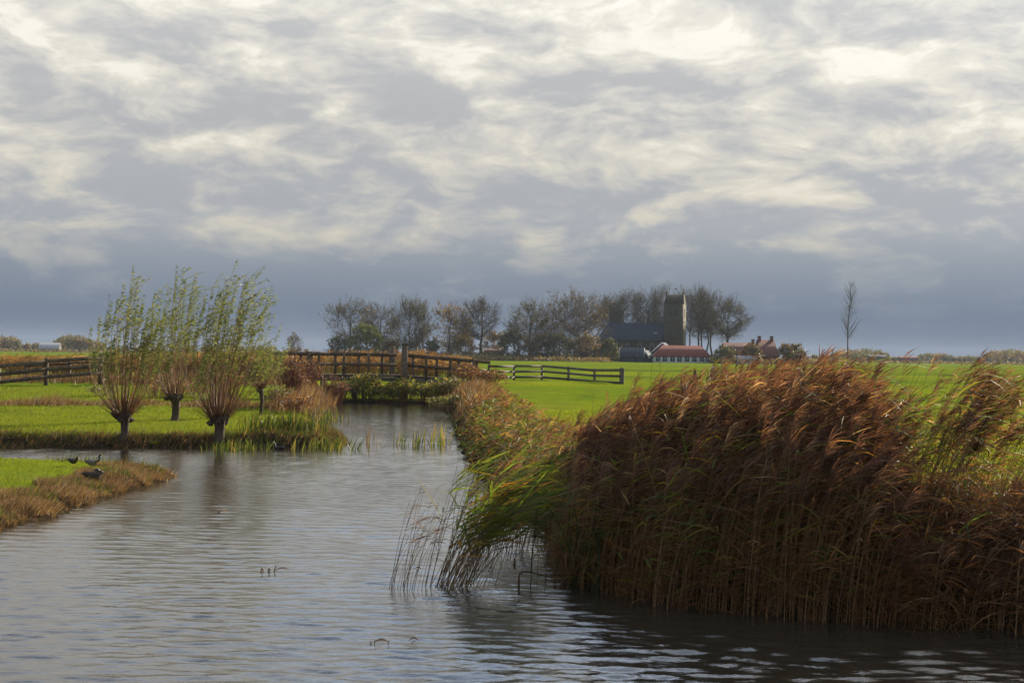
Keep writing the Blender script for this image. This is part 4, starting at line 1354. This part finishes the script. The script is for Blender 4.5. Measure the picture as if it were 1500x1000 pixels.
solid_mat('pale_sheet', (.16, .17, .17), (.26, .26, .25), 2.0, .5)
solid_mat('iron', (.03, .03, .03), (.06, .055, .05), 5.0, .5)


def pane_mat():
    m = bpy.data.materials.new('window_glass'); m.use_nodes = True
    g = NT(m.node_tree)
    p = g.n('ShaderNodeBsdfPrincipled', {'Base Color': (.02, .025, .03, 1), 'Roughness': .08, 'Specular IOR Level': .6})
    g.n('ShaderNodeOutputMaterial', {'Surface': p.outputs[0]})
    MATS['window_glass'] = m


pane_mat()


def house(name, label, c, L, W, eave, ridge, rz, wall, roof, hip=(0, 0), over=.25, windows=(), chimneys=(), door=None, frame='white_paint', cat='house', group=None, trim=None, base=1.0):
    """Long axis along local x. Windows: (x, z, w, h) on the front (local -y); chimneys: x along the ridge."""
    root = empty(name, (c[0], c[1], base - .05), rz)
    e, r = eave - base + .05, ridge - base + .05
    mb = MB()
    g0, g1 = (e if hip[0] else r), (e if hip[1] else r)
    pts = [(-L / 2, -W / 2, 0), (L / 2, -W / 2, 0), (L / 2, W / 2, 0), (-L / 2, W / 2, 0), (-L / 2, -W / 2, e), (L / 2, -W / 2, e), (L / 2, W / 2, e), (-L / 2, W / 2, e)]
    mb.add(pts, [[0, 1, 5, 4], [1, 2, 6, 5], [2, 3, 7, 6], [3, 0, 4, 7]])
    if not hip[0]: mb.add([(-L / 2, -W / 2, e), (-L / 2, W / 2, e), (-L / 2, 0, r - .06)], [[0, 1, 2]])
    if not hip[1]: mb.add([(L / 2, -W / 2, e), (L / 2, W / 2, e), (L / 2, 0, r - .06)], [[0, 1, 2]])
    mb.obj('wall', MATS[wall], root)
    # roof as a slab of real thickness
    sl = (r - e) / (W / 2)
    ee = e - over * sl
    x0, x1, yo = -L / 2 - over, L / 2 + over, W / 2 + over
    rx0, rx1 = -L / 2 - over + hip[0], L / 2 + over - hip[1]
    top = [(x0, -yo, ee), (x1, -yo, ee), (x1, yo, ee), (x0, yo, ee), (rx0, 0, r), (rx1, 0, r)]
    th = .14
    up = [(a, b, c_ + th) for a, b, c_ in top]
    mb = MB()
    mb.add(top + up, [[6, 7, 11, 10], [8, 9, 10, 11], [1, 0, 4, 5], [3, 2, 5, 4], [0, 1, 7, 6], [2, 3, 9, 8]])
    mb.add(top + up, [[7, 8, 11], [9, 6, 10], [1, 5, 2], [3, 4, 0]])
    if not hip[0]: mb.add(top + up, [[0, 6, 10, 4], [3, 4, 10, 9]])
    else: mb.add(top + up, [[3, 0, 6, 9]])
    if not hip[1]: mb.add(top + up, [[1, 5, 11, 7], [2, 8, 11, 5]])
    else: mb.add(top + up, [[1, 2, 8, 7]])
    ro = mb.obj('roof', MATS[roof], root)
    if trim:
        for s, x in ((-1, x0 - .02), (1, x1 + .02)):
            if hip[0 if s < 0 else 1]: continue
            mb = MB()
            for q in (-1, 1):
                mb.beam((x, q * yo, ee + .02), (x, 0, r + .02), .06, .34)
            mb.obj('bargeboard', MATS[trim], ro)
    for x in chimneys:
        mb = MB(); mb.box((x, 0, r + .35), (.75, .6, 1.3)); ch = mb.obj('chimney', MATS['house_brick'], ro)
        mb = MB(); mb.box((x, 0, r + 1.04), (.9, .75, .12)); mb.obj('chimney_cap', MATS['iron'], ch) if False else mb.obj('cap', MATS['iron'], ro)
    for (x, z, w, h) in windows:
        mb = MB()
        for dx, dz, sw, sh in ((-w / 2, 0, .1, h), (w / 2, 0, .1, h), (0, h / 2, w + .1, .1), (0, -h / 2, w + .2, .12), (0, 0, .06, h)):
            mb.box((x + dx, -W / 2 - .03, z - base + .05 + dz), (sw, .12, sh))
        wn = mb.obj('window', MATS[frame], root)
        mb = MB(); mb.box((x, -W / 2 - .01, z - base + .05), (w - .05, .05, h - .05)); mb.obj('pane', MATS['window_glass'], wn)
    if door:
        x, w, h = door
        mb = MB(); mb.box((x, -W / 2 - .03, h / 2 + .05), (w, .08, h)); mb.obj('door', MATS['dark_boards'], root)
    tag(root, label, cat, group)
    return root


def arch(w, h, d, k=8):
    """Pointed-arch slab outline (x, z) with its foot at z=0."""
    p = [(-w / 2, 0), (w / 2, 0), (w / 2, h * .62)]
    for i in range(1, k):
        t = i / k
        p.append((w / 2 * (1 - t), h * .62 + h * .38 * math.sin(t * math.pi / 2)))
    p.append((0, h))
    for i in range(k - 1, 0, -1):
        t = i / k
        p.append((-w / 2 * (1 - t), h * .62 + h * .38 * math.sin(t * math.pi / 2)))
    p.append((-w / 2, h * .62))
    n = len(p)
    v = [(x, -d, z) for x, z in p] + [(x, 0, z) for x, z in p]
    mb = MB()
    mb.add(v, [list(range(n))])
    mb.add(v, [[i, i + n, (i + 1) % n + n, (i + 1) % n] for i in range(n)])
    return mb


def church():
    D = 405
    a = 5.3                                   # side of the tower
    th = R(-21)                               # the tower end is turned towards us
    c = far(988, 520, D)
    root = empty('village_church', (c[0], D, .9), th)
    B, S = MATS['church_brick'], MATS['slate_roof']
    H = 16.6
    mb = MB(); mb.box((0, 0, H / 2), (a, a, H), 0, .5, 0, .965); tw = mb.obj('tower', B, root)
    mb = MB()
    for z in (6.2, 11.6): mb.box((0, 0, z), (a * (1 - .035 * z / H) + .16, a * (1 - .035 * z / H) + .16, .22))
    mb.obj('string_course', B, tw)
    # belfry openings and small lights, front and end face
    for fx, rot in ((0, 0), (1, math.pi / 2)):
        for dx in (-.85, .85):
            o = arch(.95, 2.4, .06).obj('sound_hole', MATS['dark_boards'], tw)
            off = a / 2 * .975 - .005
            o.location = (dx, -off, 12.9) if not fx else (off, dx, 12.9)
            o.rotation_euler = (0, 0, rot)
        o = arch(.5, 1.3, .06).obj('slit', MATS['dark_boards'], tw)
        o.location = (0, -a / 2 * .985 - .01, 8) if not fx else (a / 2 * .985 + .01, 0, 8)
        o.rotation_euler = (0, 0, rot)
    # saddle roof of the tower between two stepped gables
    hw, r = a / 2 * .965, 2.7
    mb = MB()
    v = [(-hw + .3, -hw - .1, H), (hw - .3, -hw - .1, H), (hw - .3, hw + .1, H), (-hw + .3, hw + .1, H), (-hw + .3, 0, H + r), (hw - .3, 0, H + r)]
    mb.add(v, [[0, 1, 5, 4], [2, 3, 4, 5], [3, 2, 1, 0]]); mb.add(v, [[3, 0, 4], [1, 2, 5]])
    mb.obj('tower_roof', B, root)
    for s in (-1, 1):
        mb = MB()
        xx = s * (hw - .15)
        v = [(xx - .16, -hw, H - .01), (xx - .16, hw, H - .01), (xx - .16, .35, H + r + .25), (xx - .16, -.35, H + r + .25)]
        v += [(x + .32, y, z) for x, y, z in v]
        mb.add(v, [[0, 1, 2, 3], [7, 6, 5, 4], [0, 4, 5, 1], [1, 5, 6, 2], [2, 6, 7, 3], [3, 7, 4, 0]])
        mb.box((xx, 0, H + r + .45), (.4, .5, .6))
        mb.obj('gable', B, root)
    mb = MB(); mb.tubes(np.array([[[0, 0, H + r], [0, 0, H + r + 1.9]]]), .05, 6); mb.box((.12, 0, H + r + 1.7), (.7, .05, .3)); mb.obj('weather_vane', MATS['iron'], root)
    # nave with a half-hipped choir end
    L, W, e, r = 20.5, 8.6, 6.3, 11.2
    xs, xe = -a / 2 + .02, -a / 2 - L
    yc = .6
    mb = MB()
    ch = 3.0
    poly = [(xs, yc - W / 2), (xe + ch, yc - W / 2), (xe, yc - W / 5), (xe, yc + W / 5), (xe + ch, yc + W / 2), (xs, yc + W / 2)]
    v = [(x, y, 0) for x, y in poly] + [(x, y, e) for x, y in poly]
    mb.add(v, [[i + 1, i, i + 6, i + 7] for i in range(5)])
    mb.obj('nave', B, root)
    o = .3
    q = [(xs, yc - W / 2 - o), (xe + ch - .1, yc - W / 2 - o), (xe - o, yc - W / 5 - .1), (xe - o, yc + W / 5 + .1), (xe + ch - .1, yc + W / 2 + o), (xs, yc + W / 2 + o)]
    v = [(x, y, e - .2) for x, y in q] + [(xs, yc, r), (xe + 3.4, yc, r)]
    mb = MB(); mb.add(v, [[1, 0, 6, 7], [5, 4, 7, 6]]); mb.add(v, [[2, 1, 7], [3, 2, 7], [4, 3, 7]])
    mb.obj('nave_roof', S, root)
    mb = MB(); mb.beam((xs - .1, yc - W / 2 - .12, e - .12), (xe + ch, yc - W / 2 - .12, e - .12), .25, .28); mb.obj('cornice', B, root)
    for x in (-5.6, -9.2, -12.8, -16.4):
        w = arch(1.35, 3.4, .10).obj('window', MATS['pale_sheet'], root); w.location = (x, yc - W / 2 - .01, 2.0)
        p = arch(1.05, 3.05, .03).obj('pane', MATS['window_glass'], w); p.location = (0, -.10, .15)
    for x in (-3.8, -7.4, -11.0, -14.6, -18.2):
        mb = MB(); mb.box((x, yc - W / 2 - .35, 2.4), (.7, .7, 4.8), 0, .5, 0, .8); mb.obj('buttress', B, root)
    mb = MB(); mb.box((-5.0, yc - W / 2 * .62, e + 2.0), (.8, .8, .5)); mb.obj('roof_hatch', MATS['pale_sheet'], root)
    tag(root, 'old brick village church with a saddle roofed tower and slate roof', 'church')


def village():
    church()
    H = house

    def at_px(px, D): return far(px, 520, D)[0], D
    # long red roofed building with a row of windows
    wins = [(x, 1.95, 1.25, 1.35) for x in (-6.2, -4.4, -2.5, -.7, 1.2, 3.1, 5.0, 6.5)]
    H('long_farmhouse', 'long low house with a bright red tiled roof below the church', at_px(998, 368), 14.6, 7.5, 2.75, 5.35, R(-3), 'green_paint', 'red_tiles', (2.6, 2.6), windows=wins)
    H('gabled_house', 'small dark gabled house with white bargeboards behind the red roof', at_px(972, 380), 8.0, 5.6, 3.6, 6.2, R(78), 'house_brick', 'slate_roof', trim='white_paint')
    H('dark_barn', 'dark boarded barn with a white edged gable before the church nave', at_px(926, 366), 5.8, 4.0, 2.5, 4.6, R(-8), 'dark_boards', 'slate_roof', trim='white_paint', cat='barn', door=(1.2, 1.3, 2.0))
    H('garden_shed', 'small shed with a steep white gable beside the dark barn', at_px(947, 367), 3.0, 2.2, 2.4, 4.0, R(70), 'dark_boards', 'slate_roof', trim='white_paint', cat='shed')
    H('carport', 'low flat roofed shed at the end of the long red roof', at_px(1051, 366), 4.2, 3.6, 2.35, 2.6, 0, 'dark_boards', 'pale_sheet', (1.0, 1.0), cat='shed')
    # brick houses at the end of the village
    H('brick_house', 'brick house with a low red roof and a single chimney', at_px(1083, 372), 8.6, 7.0, 3.9, 6.3, R(4), 'house_brick', 'old_red_tiles', chimneys=(3.6,), windows=[(-2.4, 2.4, 1.2, 1.3), (1.0, 2.4, 1.2, 1.3)])
    H('tall_brick_house', 'tall steep roofed brick house with two chimneys', at_px(1121, 362), 4.0, 9.6, 2.9, 7.0, R(6), 'house_brick', 'old_red_tiles', chimneys=(-1.6, 1.6), windows=[(-.9, 2.1, 1.0, 1.2), (1.1, 2.1, 1.0, 1.2)], door=None)
    H('white_shed', 'small white walled shed before the brick houses', at_px(1093, 350), 4.0, 3.0, 2.2, 2.9, R(2), 'white_paint', 'pale_sheet', cat='shed', windows=[(0, 1.7, 1.0, .7)])
    H('brown_barn', 'low brown barn at the last of the village roofs', at_px(1163, 366), 4.4, 4.6, 2.1, 4.1, R(8), 'house_brick', 'old_red_tiles', cat='barn', door=(.3, 1.4, 1.8))
    H('grey_shed', 'pale grey shed beyond the brown barn', at_px(1180, 390), 2.6, 3.0, 2.6, 3.4, 0, 'pale_sheet', 'pale_sheet', cat='shed')
    H('wooden_hut', 'low dark hut with a pale roof under the dark bare tree', at_px(724, 384), 4.8, 4.2, 3.0, 3.9, R(-4), 'dark_boards', 'house_brick', cat='hut', windows=[(0, 2.1, 1.4, .8)])
    H('hedge_cottage', 'cream cottage half hidden among the bushes below the dense tree', at_px(803, 368), 6.0, 4.0, 2.2, 3.0, R(3), 'white_paint', 'slate_roof', cat='cottage', windows=[(-1.6, 1.7, .9, .8), (1.4, 1.7, .9, .8)])
    H('brick_annex', 'narrow brick gable showing between the dense tree and the church', at_px(874, 372), 1.6, 3.4, 4.2, 5.6, 0, 'house_brick', 'old_red_tiles')
    H('dark_farm', 'dark roofed farm building behind the bright green tree', at_px(570, 400), 5.0, 6.0, 4.2, 6.6, R(5), 'house_brick', 'slate_roof', cat='farm')
    # far farms
    H('far_barn', 'white roofed barn on the far horizon behind the fence', at_px(73, 640), 8.5, 9.0, 2.4, 5.0, R(10), 'house_brick', 'pale_sheet', cat='barn')
    H('far_barn', 'grey barn on the horizon just beyond the lone tree', at_px(1285, 690), 8.0, 8.0, 2.6, 4.6, R(4), 'house_brick', 'slate_roof', cat='barn')
    H('far_barn', 'small brown farm in the distant wood, beyond the grey barn', at_px(1330, 760), 9.0, 8.0, 2.4, 4.4, R(-5), 'house_brick', 'old_red_tiles', cat='barn')
    # hedge and rough verge along the foot of the village
    mb = MB()
    for x0, x1, D, hh, n in ((470, 895, 352, 1.3, 1600), (1062, 1200, 352, 1.3, 700), (480, 900, 372, 2.6, 2600), (1040, 1200, 358, 1.9, 900), (-80, 480, 560, 1.3, 1800), (1180, 1600, 620, 1.2, 1500)):
        m = n * 2
        px = rng.uniform(x0, x1, m)
        y = D + rng.normal(0, 2.0, m)
        x = (px - 750) / FPX * y
        tall = hh * (.45 + .55 * np.clip(.5 + .6 * wob(x, y * 0, .22, 1.0), 0, 1))
        o = np.stack([x, y, .95 + rng.random(m) * tall], 1)
        d = unit(rng.normal(0, .6, (m, 3)) + UP * .6)
        l = rnd(m, .35, .8)
        mb.ribbons(o[:, None] + d[:, None] * (l[:, None] * np.linspace(0, 1, 2))[..., None], np.array([.3, .12]) * (D / 400), rng.normal(0, 1, (m, 3)), rng.random(m), int(D == 372))
    tag(mb.obj('hedgerow', M('leaf_far_brown', 'leaf_far_olive')), 'low brown hedgerow along the foot of the village and the far fields', 'hedge', kind='stuff')


# ------------------------------------------------------------------ birds
def feather(name, a, b, scale=30):
    return solid_mat(name, a, b, scale, .6, (1, 3, 3), .2, .3)


feather('grey_feather', (.08, .068, .055), (.17, .145, .12)); feather('brown_feather', (.022, .016, .011), (.07, .05, .034))
feather('green_head', (.006, .016, .010), (.012, .035, .018)); feather('black_feather', (.008, .008, .008), (.022, .020, .018))
feather('chest_feather', (.07, .03, .018), (.12, .055, .03)); feather('bill_yellow', (.35, .26, .05), (.45, .33, .08))
feather('white_feather', (.6, .58, .54), (.75, .73, .7)); feather('leg_orange', (.4, .13, .03), (.5, .18, .04))


def loft(stations, sides=14):
    """One skin through elliptical rings: (x, z, half width, half height, tilt)."""
    mb = MB()
    a = np.arange(sides) * 2 * math.pi / sides
    rings = []
    for x, z, ry, rz_, ti in stations:
        u = np.stack([np.sin(a) * rz_ * -math.sin(ti), np.cos(a) * ry, np.sin(a) * rz_ * math.cos(ti)], 1)
        rings.append(u + np.array([x, 0, z]))
    V = np.concatenate(rings)
    k = len(stations)
    idx = np.arange(k * sides).reshape(k, sides)
    F = np.stack([idx[:-1], np.roll(idx[:-1], -1, 1), np.roll(idx[1:], -1, 1), idx[1:]], -1).reshape(-1, 4)
    mb.add(V, F)
    mb.add(V, [list(idx[0][::-1])]); mb.add(V, [list(idx[-1])])
    return mb


def bird(name, label, x, y, z, rz, pose, body, head, breast, bill='bill_yellow', size=1.0, ring=True):
    root = empty(name, (x, y, z), rz)
    root.scale = (size,) * 3
    zb = {'stand': .155, 'sit': .085, 'swim': .045, 'sleep': .08}[pose]
    # trunk, neck and head are one skin; colours change along it
    st = [(-.25, zb + .055, .006, .006, 0), (-.215, zb + .045, .030, .018, .1), (-.16, zb + .025, .062, .048, .1), (-.08, zb + .008, .088, .075, .05), (0, zb, .096, .085, 0),
          (.08, zb + .005, .088, .080, -.15), (.135, zb + .03, .066, .062, -.5)]
    if pose == 'sleep':
        st += [(.14, zb + .075, .042, .04, -1.3), (.115, zb + .105, .036, .036, -2.0), (.08, zb + .118, .036, .034, -2.7), (.03, zb + .112, .030, .026, -3.1), (-.0, zb + .105, .012, .010, -3.1)]
        hx, hz, bd = .075, zb + .118, -1
    else:
        hu = .05 if pose != 'stand' else -.03
        st += [(.158, zb + .075, .038, .040, -1.1), (.165, zb + .115 + hu * .5, .029, .030, -1.4), (.172, zb + .15 + hu, .033, .034, -1.0), (.197, zb + .172 + hu, .036, .036, -.4), (.225, zb + .165 + hu, .026, .025, 0), (.24, zb + .158 + hu, .012, .010, 0)]
        hx, hz, bd = .20, zb + .170 + hu, 1
    mb = loft(st)
    V, F = mb.v[0], mb.f[0]
    n = len(F)
    ring_i = np.repeat(np.arange(len(st) - 1), 14)
    m = np.where(ring_i >= 7, 1, np.where(ring_i >= 5, 2, 0)); m[ring_i <= 0] = 3
    mb.m[0] = m
    mb.obj('body', M(body, head, breast, 'black_feather'), root, smooth=True)
    for s in (-1, 1):
        w = loft([(-.2, zb + .062, .004, .008, 0), (-.13, zb + .052, .012, .034, .05), (-.03, zb + .035, .015, .052, 0), (.05, zb + .03, .013, .046, 0), (.09, zb + .03, .004, .02, 0)], 10)
        w.v[0][:, 1] += s * (.078 + .012 * np.sin((w.v[0][:, 0] + .2) / .3 * math.pi))
        w.obj('wing', MATS['brown_feather' if body == 'brown_feather' else body], root, smooth=True)
        e = loft([(hx - .006, hz + .008, .001, .001, 0), (hx, hz + .008, .004, .006, 0), (hx + .006, hz + .008, .001, .001, 0)], 8)
        e.v[0][:, 1] += s * .032
        e.obj('eye', MATS['black_feather'], root)
        if pose == 'stand':
            mb = MB(); mb.tubes(np.array([[(.01, s * .04, zb - .05), (.0, s * .04, .06), (.005, s * .04, .004)]]), .006, 6)
            mb.add([(-.01, s * .04, .003), (.06, s * .04 - .028, .003), (.07, s * .04, .004), (.06, s * .04 + .028, .003)], [[0, 1, 2, 3]])
            mb.obj('leg', MATS['leg_orange'], root)
    if pose != 'sleep':
        b = loft([(hx + .02, hz - .010, .014, .013, 0), (hx + .05, hz - .016, .011, .007, 0), (hx + .078, hz - .019, .012, .004, 0), (hx + .085, hz - .02, .006, .002, 0)], 8)
        b.obj('bill', MATS[bill], root, smooth=True)
        if ring:
            mb = MB(); mb.tubes(np.array([[(.158, 0, zb + .10), (.163, 0, zb + .112)]]), .034, 12); mb.obj('neck_ring', MATS['white_feather'], root)
    mb = MB(); mb.add([(-.2, -.035, zb + .05), (-.2, .035, zb + .05), (-.285, .02, zb + .07), (-.285, -.02, zb + .07), (-.2, -.03, zb + .036), (-.2, .03, zb + .036)],
                      [[0, 1, 2, 3], [5, 4, 3, 2]]); mb.obj('tail', MATS['white_feather' if ring else body], root)
    tag(root, label, 'duck' if 'duck' in name or 'mallard' in name else 'bird')


def birds():
    def p(px, py):
        q = at(px, py, .22); return q[0], q[1], lz(q[0], q[1])
    x, y, z = p(107, 683); bird('water_hen', 'dark bird standing hunched at the rim of the grassy point', x, y, z - .0, R(-35), 'stand', 'black_feather', 'black_feather', 'brown_feather', size=.66, ring=False)
    x, y, z = p(136, 684); bird('mallard', 'grey drake with a dark green head sitting upright on the grass', x, y, z + .02, R(-8), 'sit', 'grey_feather', 'green_head', 'chest_feather', size=.78)
    x, y, z = p(138, 702); bird('mallard', 'dark dozing duck lying at the border of the stubble', x, y, z + .03, R(4), 'sleep', 'brown_feather', 'black_feather', 'brown_feather', size=.98, ring=False)
    q = at(409, 658, 0); bird('coot', 'dark bird swimming close under the sedge bank', q[0], q[1], -.02, R(160), 'swim', 'black_feather', 'black_feather', 'black_feather', bill='white_feather', size=.8, ring=False)


# ------------------------------------------------------------------ small things in the water
def drift():
    def stalks(name, label, px, py, lines, rad, mat='dead_litter', leaf=None, cat='dead stalk'):
        c = at(px, py, 0)
        root = empty(name, (c[0], c[1], 0))
        for L in lines:
            L = np.array(L, float)
            t = np.linspace(0, len(L) - 1, 9)
            i = np.minimum(t.astype(int), len(L) - 2); f = (t - i)[:, None]
            Q = L[i] * (1 - f) + L[i + 1] * f
            Q[1:-1] = (Q[:-2] + 2 * Q[1:-1] + Q[2:]) / 4
            mb = MB(); mb.tubes(Q[None], rad * np.linspace(1, .6, 9)[None], 5, rng.random() * .3); mb.obj('stalk', MATS[mat], root)
        for (a, b, w) in (leaf or []):
            a, b = np.array(a, float), np.array(b, float)
            s = np.linspace(0, 1, 6)[:, None]
            mb = MB(); mb.ribbons((a + (b - a) * s + UP * (.03 * np.sin(s * math.pi)))[None], (w * np.array([.3, .8, 1, .9, .6, .05]))[None], np.array([[.1, 1, .3]]), .55)
            mb.obj('leaf', MATS['dead_litter'], root)
        tag(root, label, cat)
    stalks('broken_stalks', 'three broken stalk ends and a leaf poking out of open water', 392, 838, [[(-.08, 0, -.05), (-.075, 0, .04), (-.055, 0, .06), (-.05, 0, -.03)], [(.0, 0, -.05), (.01, 0, .045), (.03, 0, .055), (.025, 0, -.03)], [(.07, 0, -.05), (.08, 0, .03), (.10, 0, .085)]],
           .009, leaf=[((.06, .05, .01), (.27, .02, .03), .05)])
    stalks('floating_leaf', 'bent tan leaf with stalk ends floating near the picture bottom', 556, 943, [[(-.09, 0, -.03), (-.08, 0, .03), (-.062, 0, -.02)], [(-.05, 0, -.03), (-.04, 0, .04)], [(.06, 0, -.02), (.09, .0, .04)]], .004, 'dry_stubble', leaf=[((-.06, .02, .01), (.09, .0, .015), .05)], cat='leaf')
    stalks('floating_leaf', 'single tan leaf adrift on the water among the willow reflections', 322, 750, [[(-.03, 0, .0), (.03, 0, .02)]], .006, 'dry_stubble', leaf=[((-.1, 0, .01), (.14, 0, .01), .07)], cat='leaf')
    stalks('bent_stalk', 'snapped dark stalk bent like an arch over the water', 760, 862, [[(0, 0, -.08), (0, 0, .12), (.0, 0, .20), (.1, .05, .19), (.42, .1, .10), (.55, .12, .07)], [(.42, .05, -.05), (.50, .06, .1), (.66, .08, .22)], [(-.05, 0, .22), (-.05, 0, .34)]], .013, leaf=[((-.05, 0, .2), (-.045, 0, .42), .03)])
    # pale cut wood on the bank beside the sedge
    c = at(418, 600, .5)
    root = empty('driftwood', (c[0], c[1], lz(c[0], c[1])))
    for i, (a, b) in enumerate((((-.2, 0, .28), (.16, .05, .24)), ((-.05, .1, .22), (.24, 0, .16)), ((-.2, -.05, .2), (.02, .1, .3)))):
        mb = MB(); mb.tubes(np.array([[a, (np.array(a) + b) / 2 + np.array([0, 0, .02]), b]]), np.array([[.045, .05, .035]]), 7); mb.obj('branch', MATS['pale_sheet'], root)
    mb = MB(); mb.tubes(np.array([[(-.1, .05, -.1), (0, .05, .22)]]), .05, 7); mb.obj('stub', MATS['bark'], root)
    tag(root, 'bleached driftwood on the bank between the sedge and the bridge', 'driftwood')
    # a few fallen leaves on the water by the reeds
    for px, py, lab in ((612, 835, 'small curled leaf drifting beside the bare reed stalks'), (606, 940, 'tiny pale floating petal near the picture bottom')):
        stalks('floating_leaf', lab, px, py, [[(-.02, 0, 0), (.02, 0, .015)]], .004, 'dry_stubble', leaf=[((-.05, 0, .008), (.05, 0, .012), .04)], cat='leaf')


def haze():
    mb = MB()
    x, y0, y1, z0, z1 = 2850.0, -130.0, 3050.0, -1.6, 27.0
    mb.box((0, (y0 + y1) / 2, (z0 + z1) / 2), (2 * x, y1 - y0, z1 - z0))
    m = bpy.data.materials.new('haze'); m.use_nodes = True
    g = NT(m.node_tree)
    v = g.n('ShaderNodeVolumePrincipled', {'Color': (.62, .74, .92, 1), 'Density': HAZE, 'Anisotropy': 0.0})
    g.n('ShaderNodeOutputMaterial', {'Volume': v.outputs[0]})
    tag(mb.obj('haze', m), kind='stuff')


HAZE = 0.00009
village()
birds()
drift()
haze()
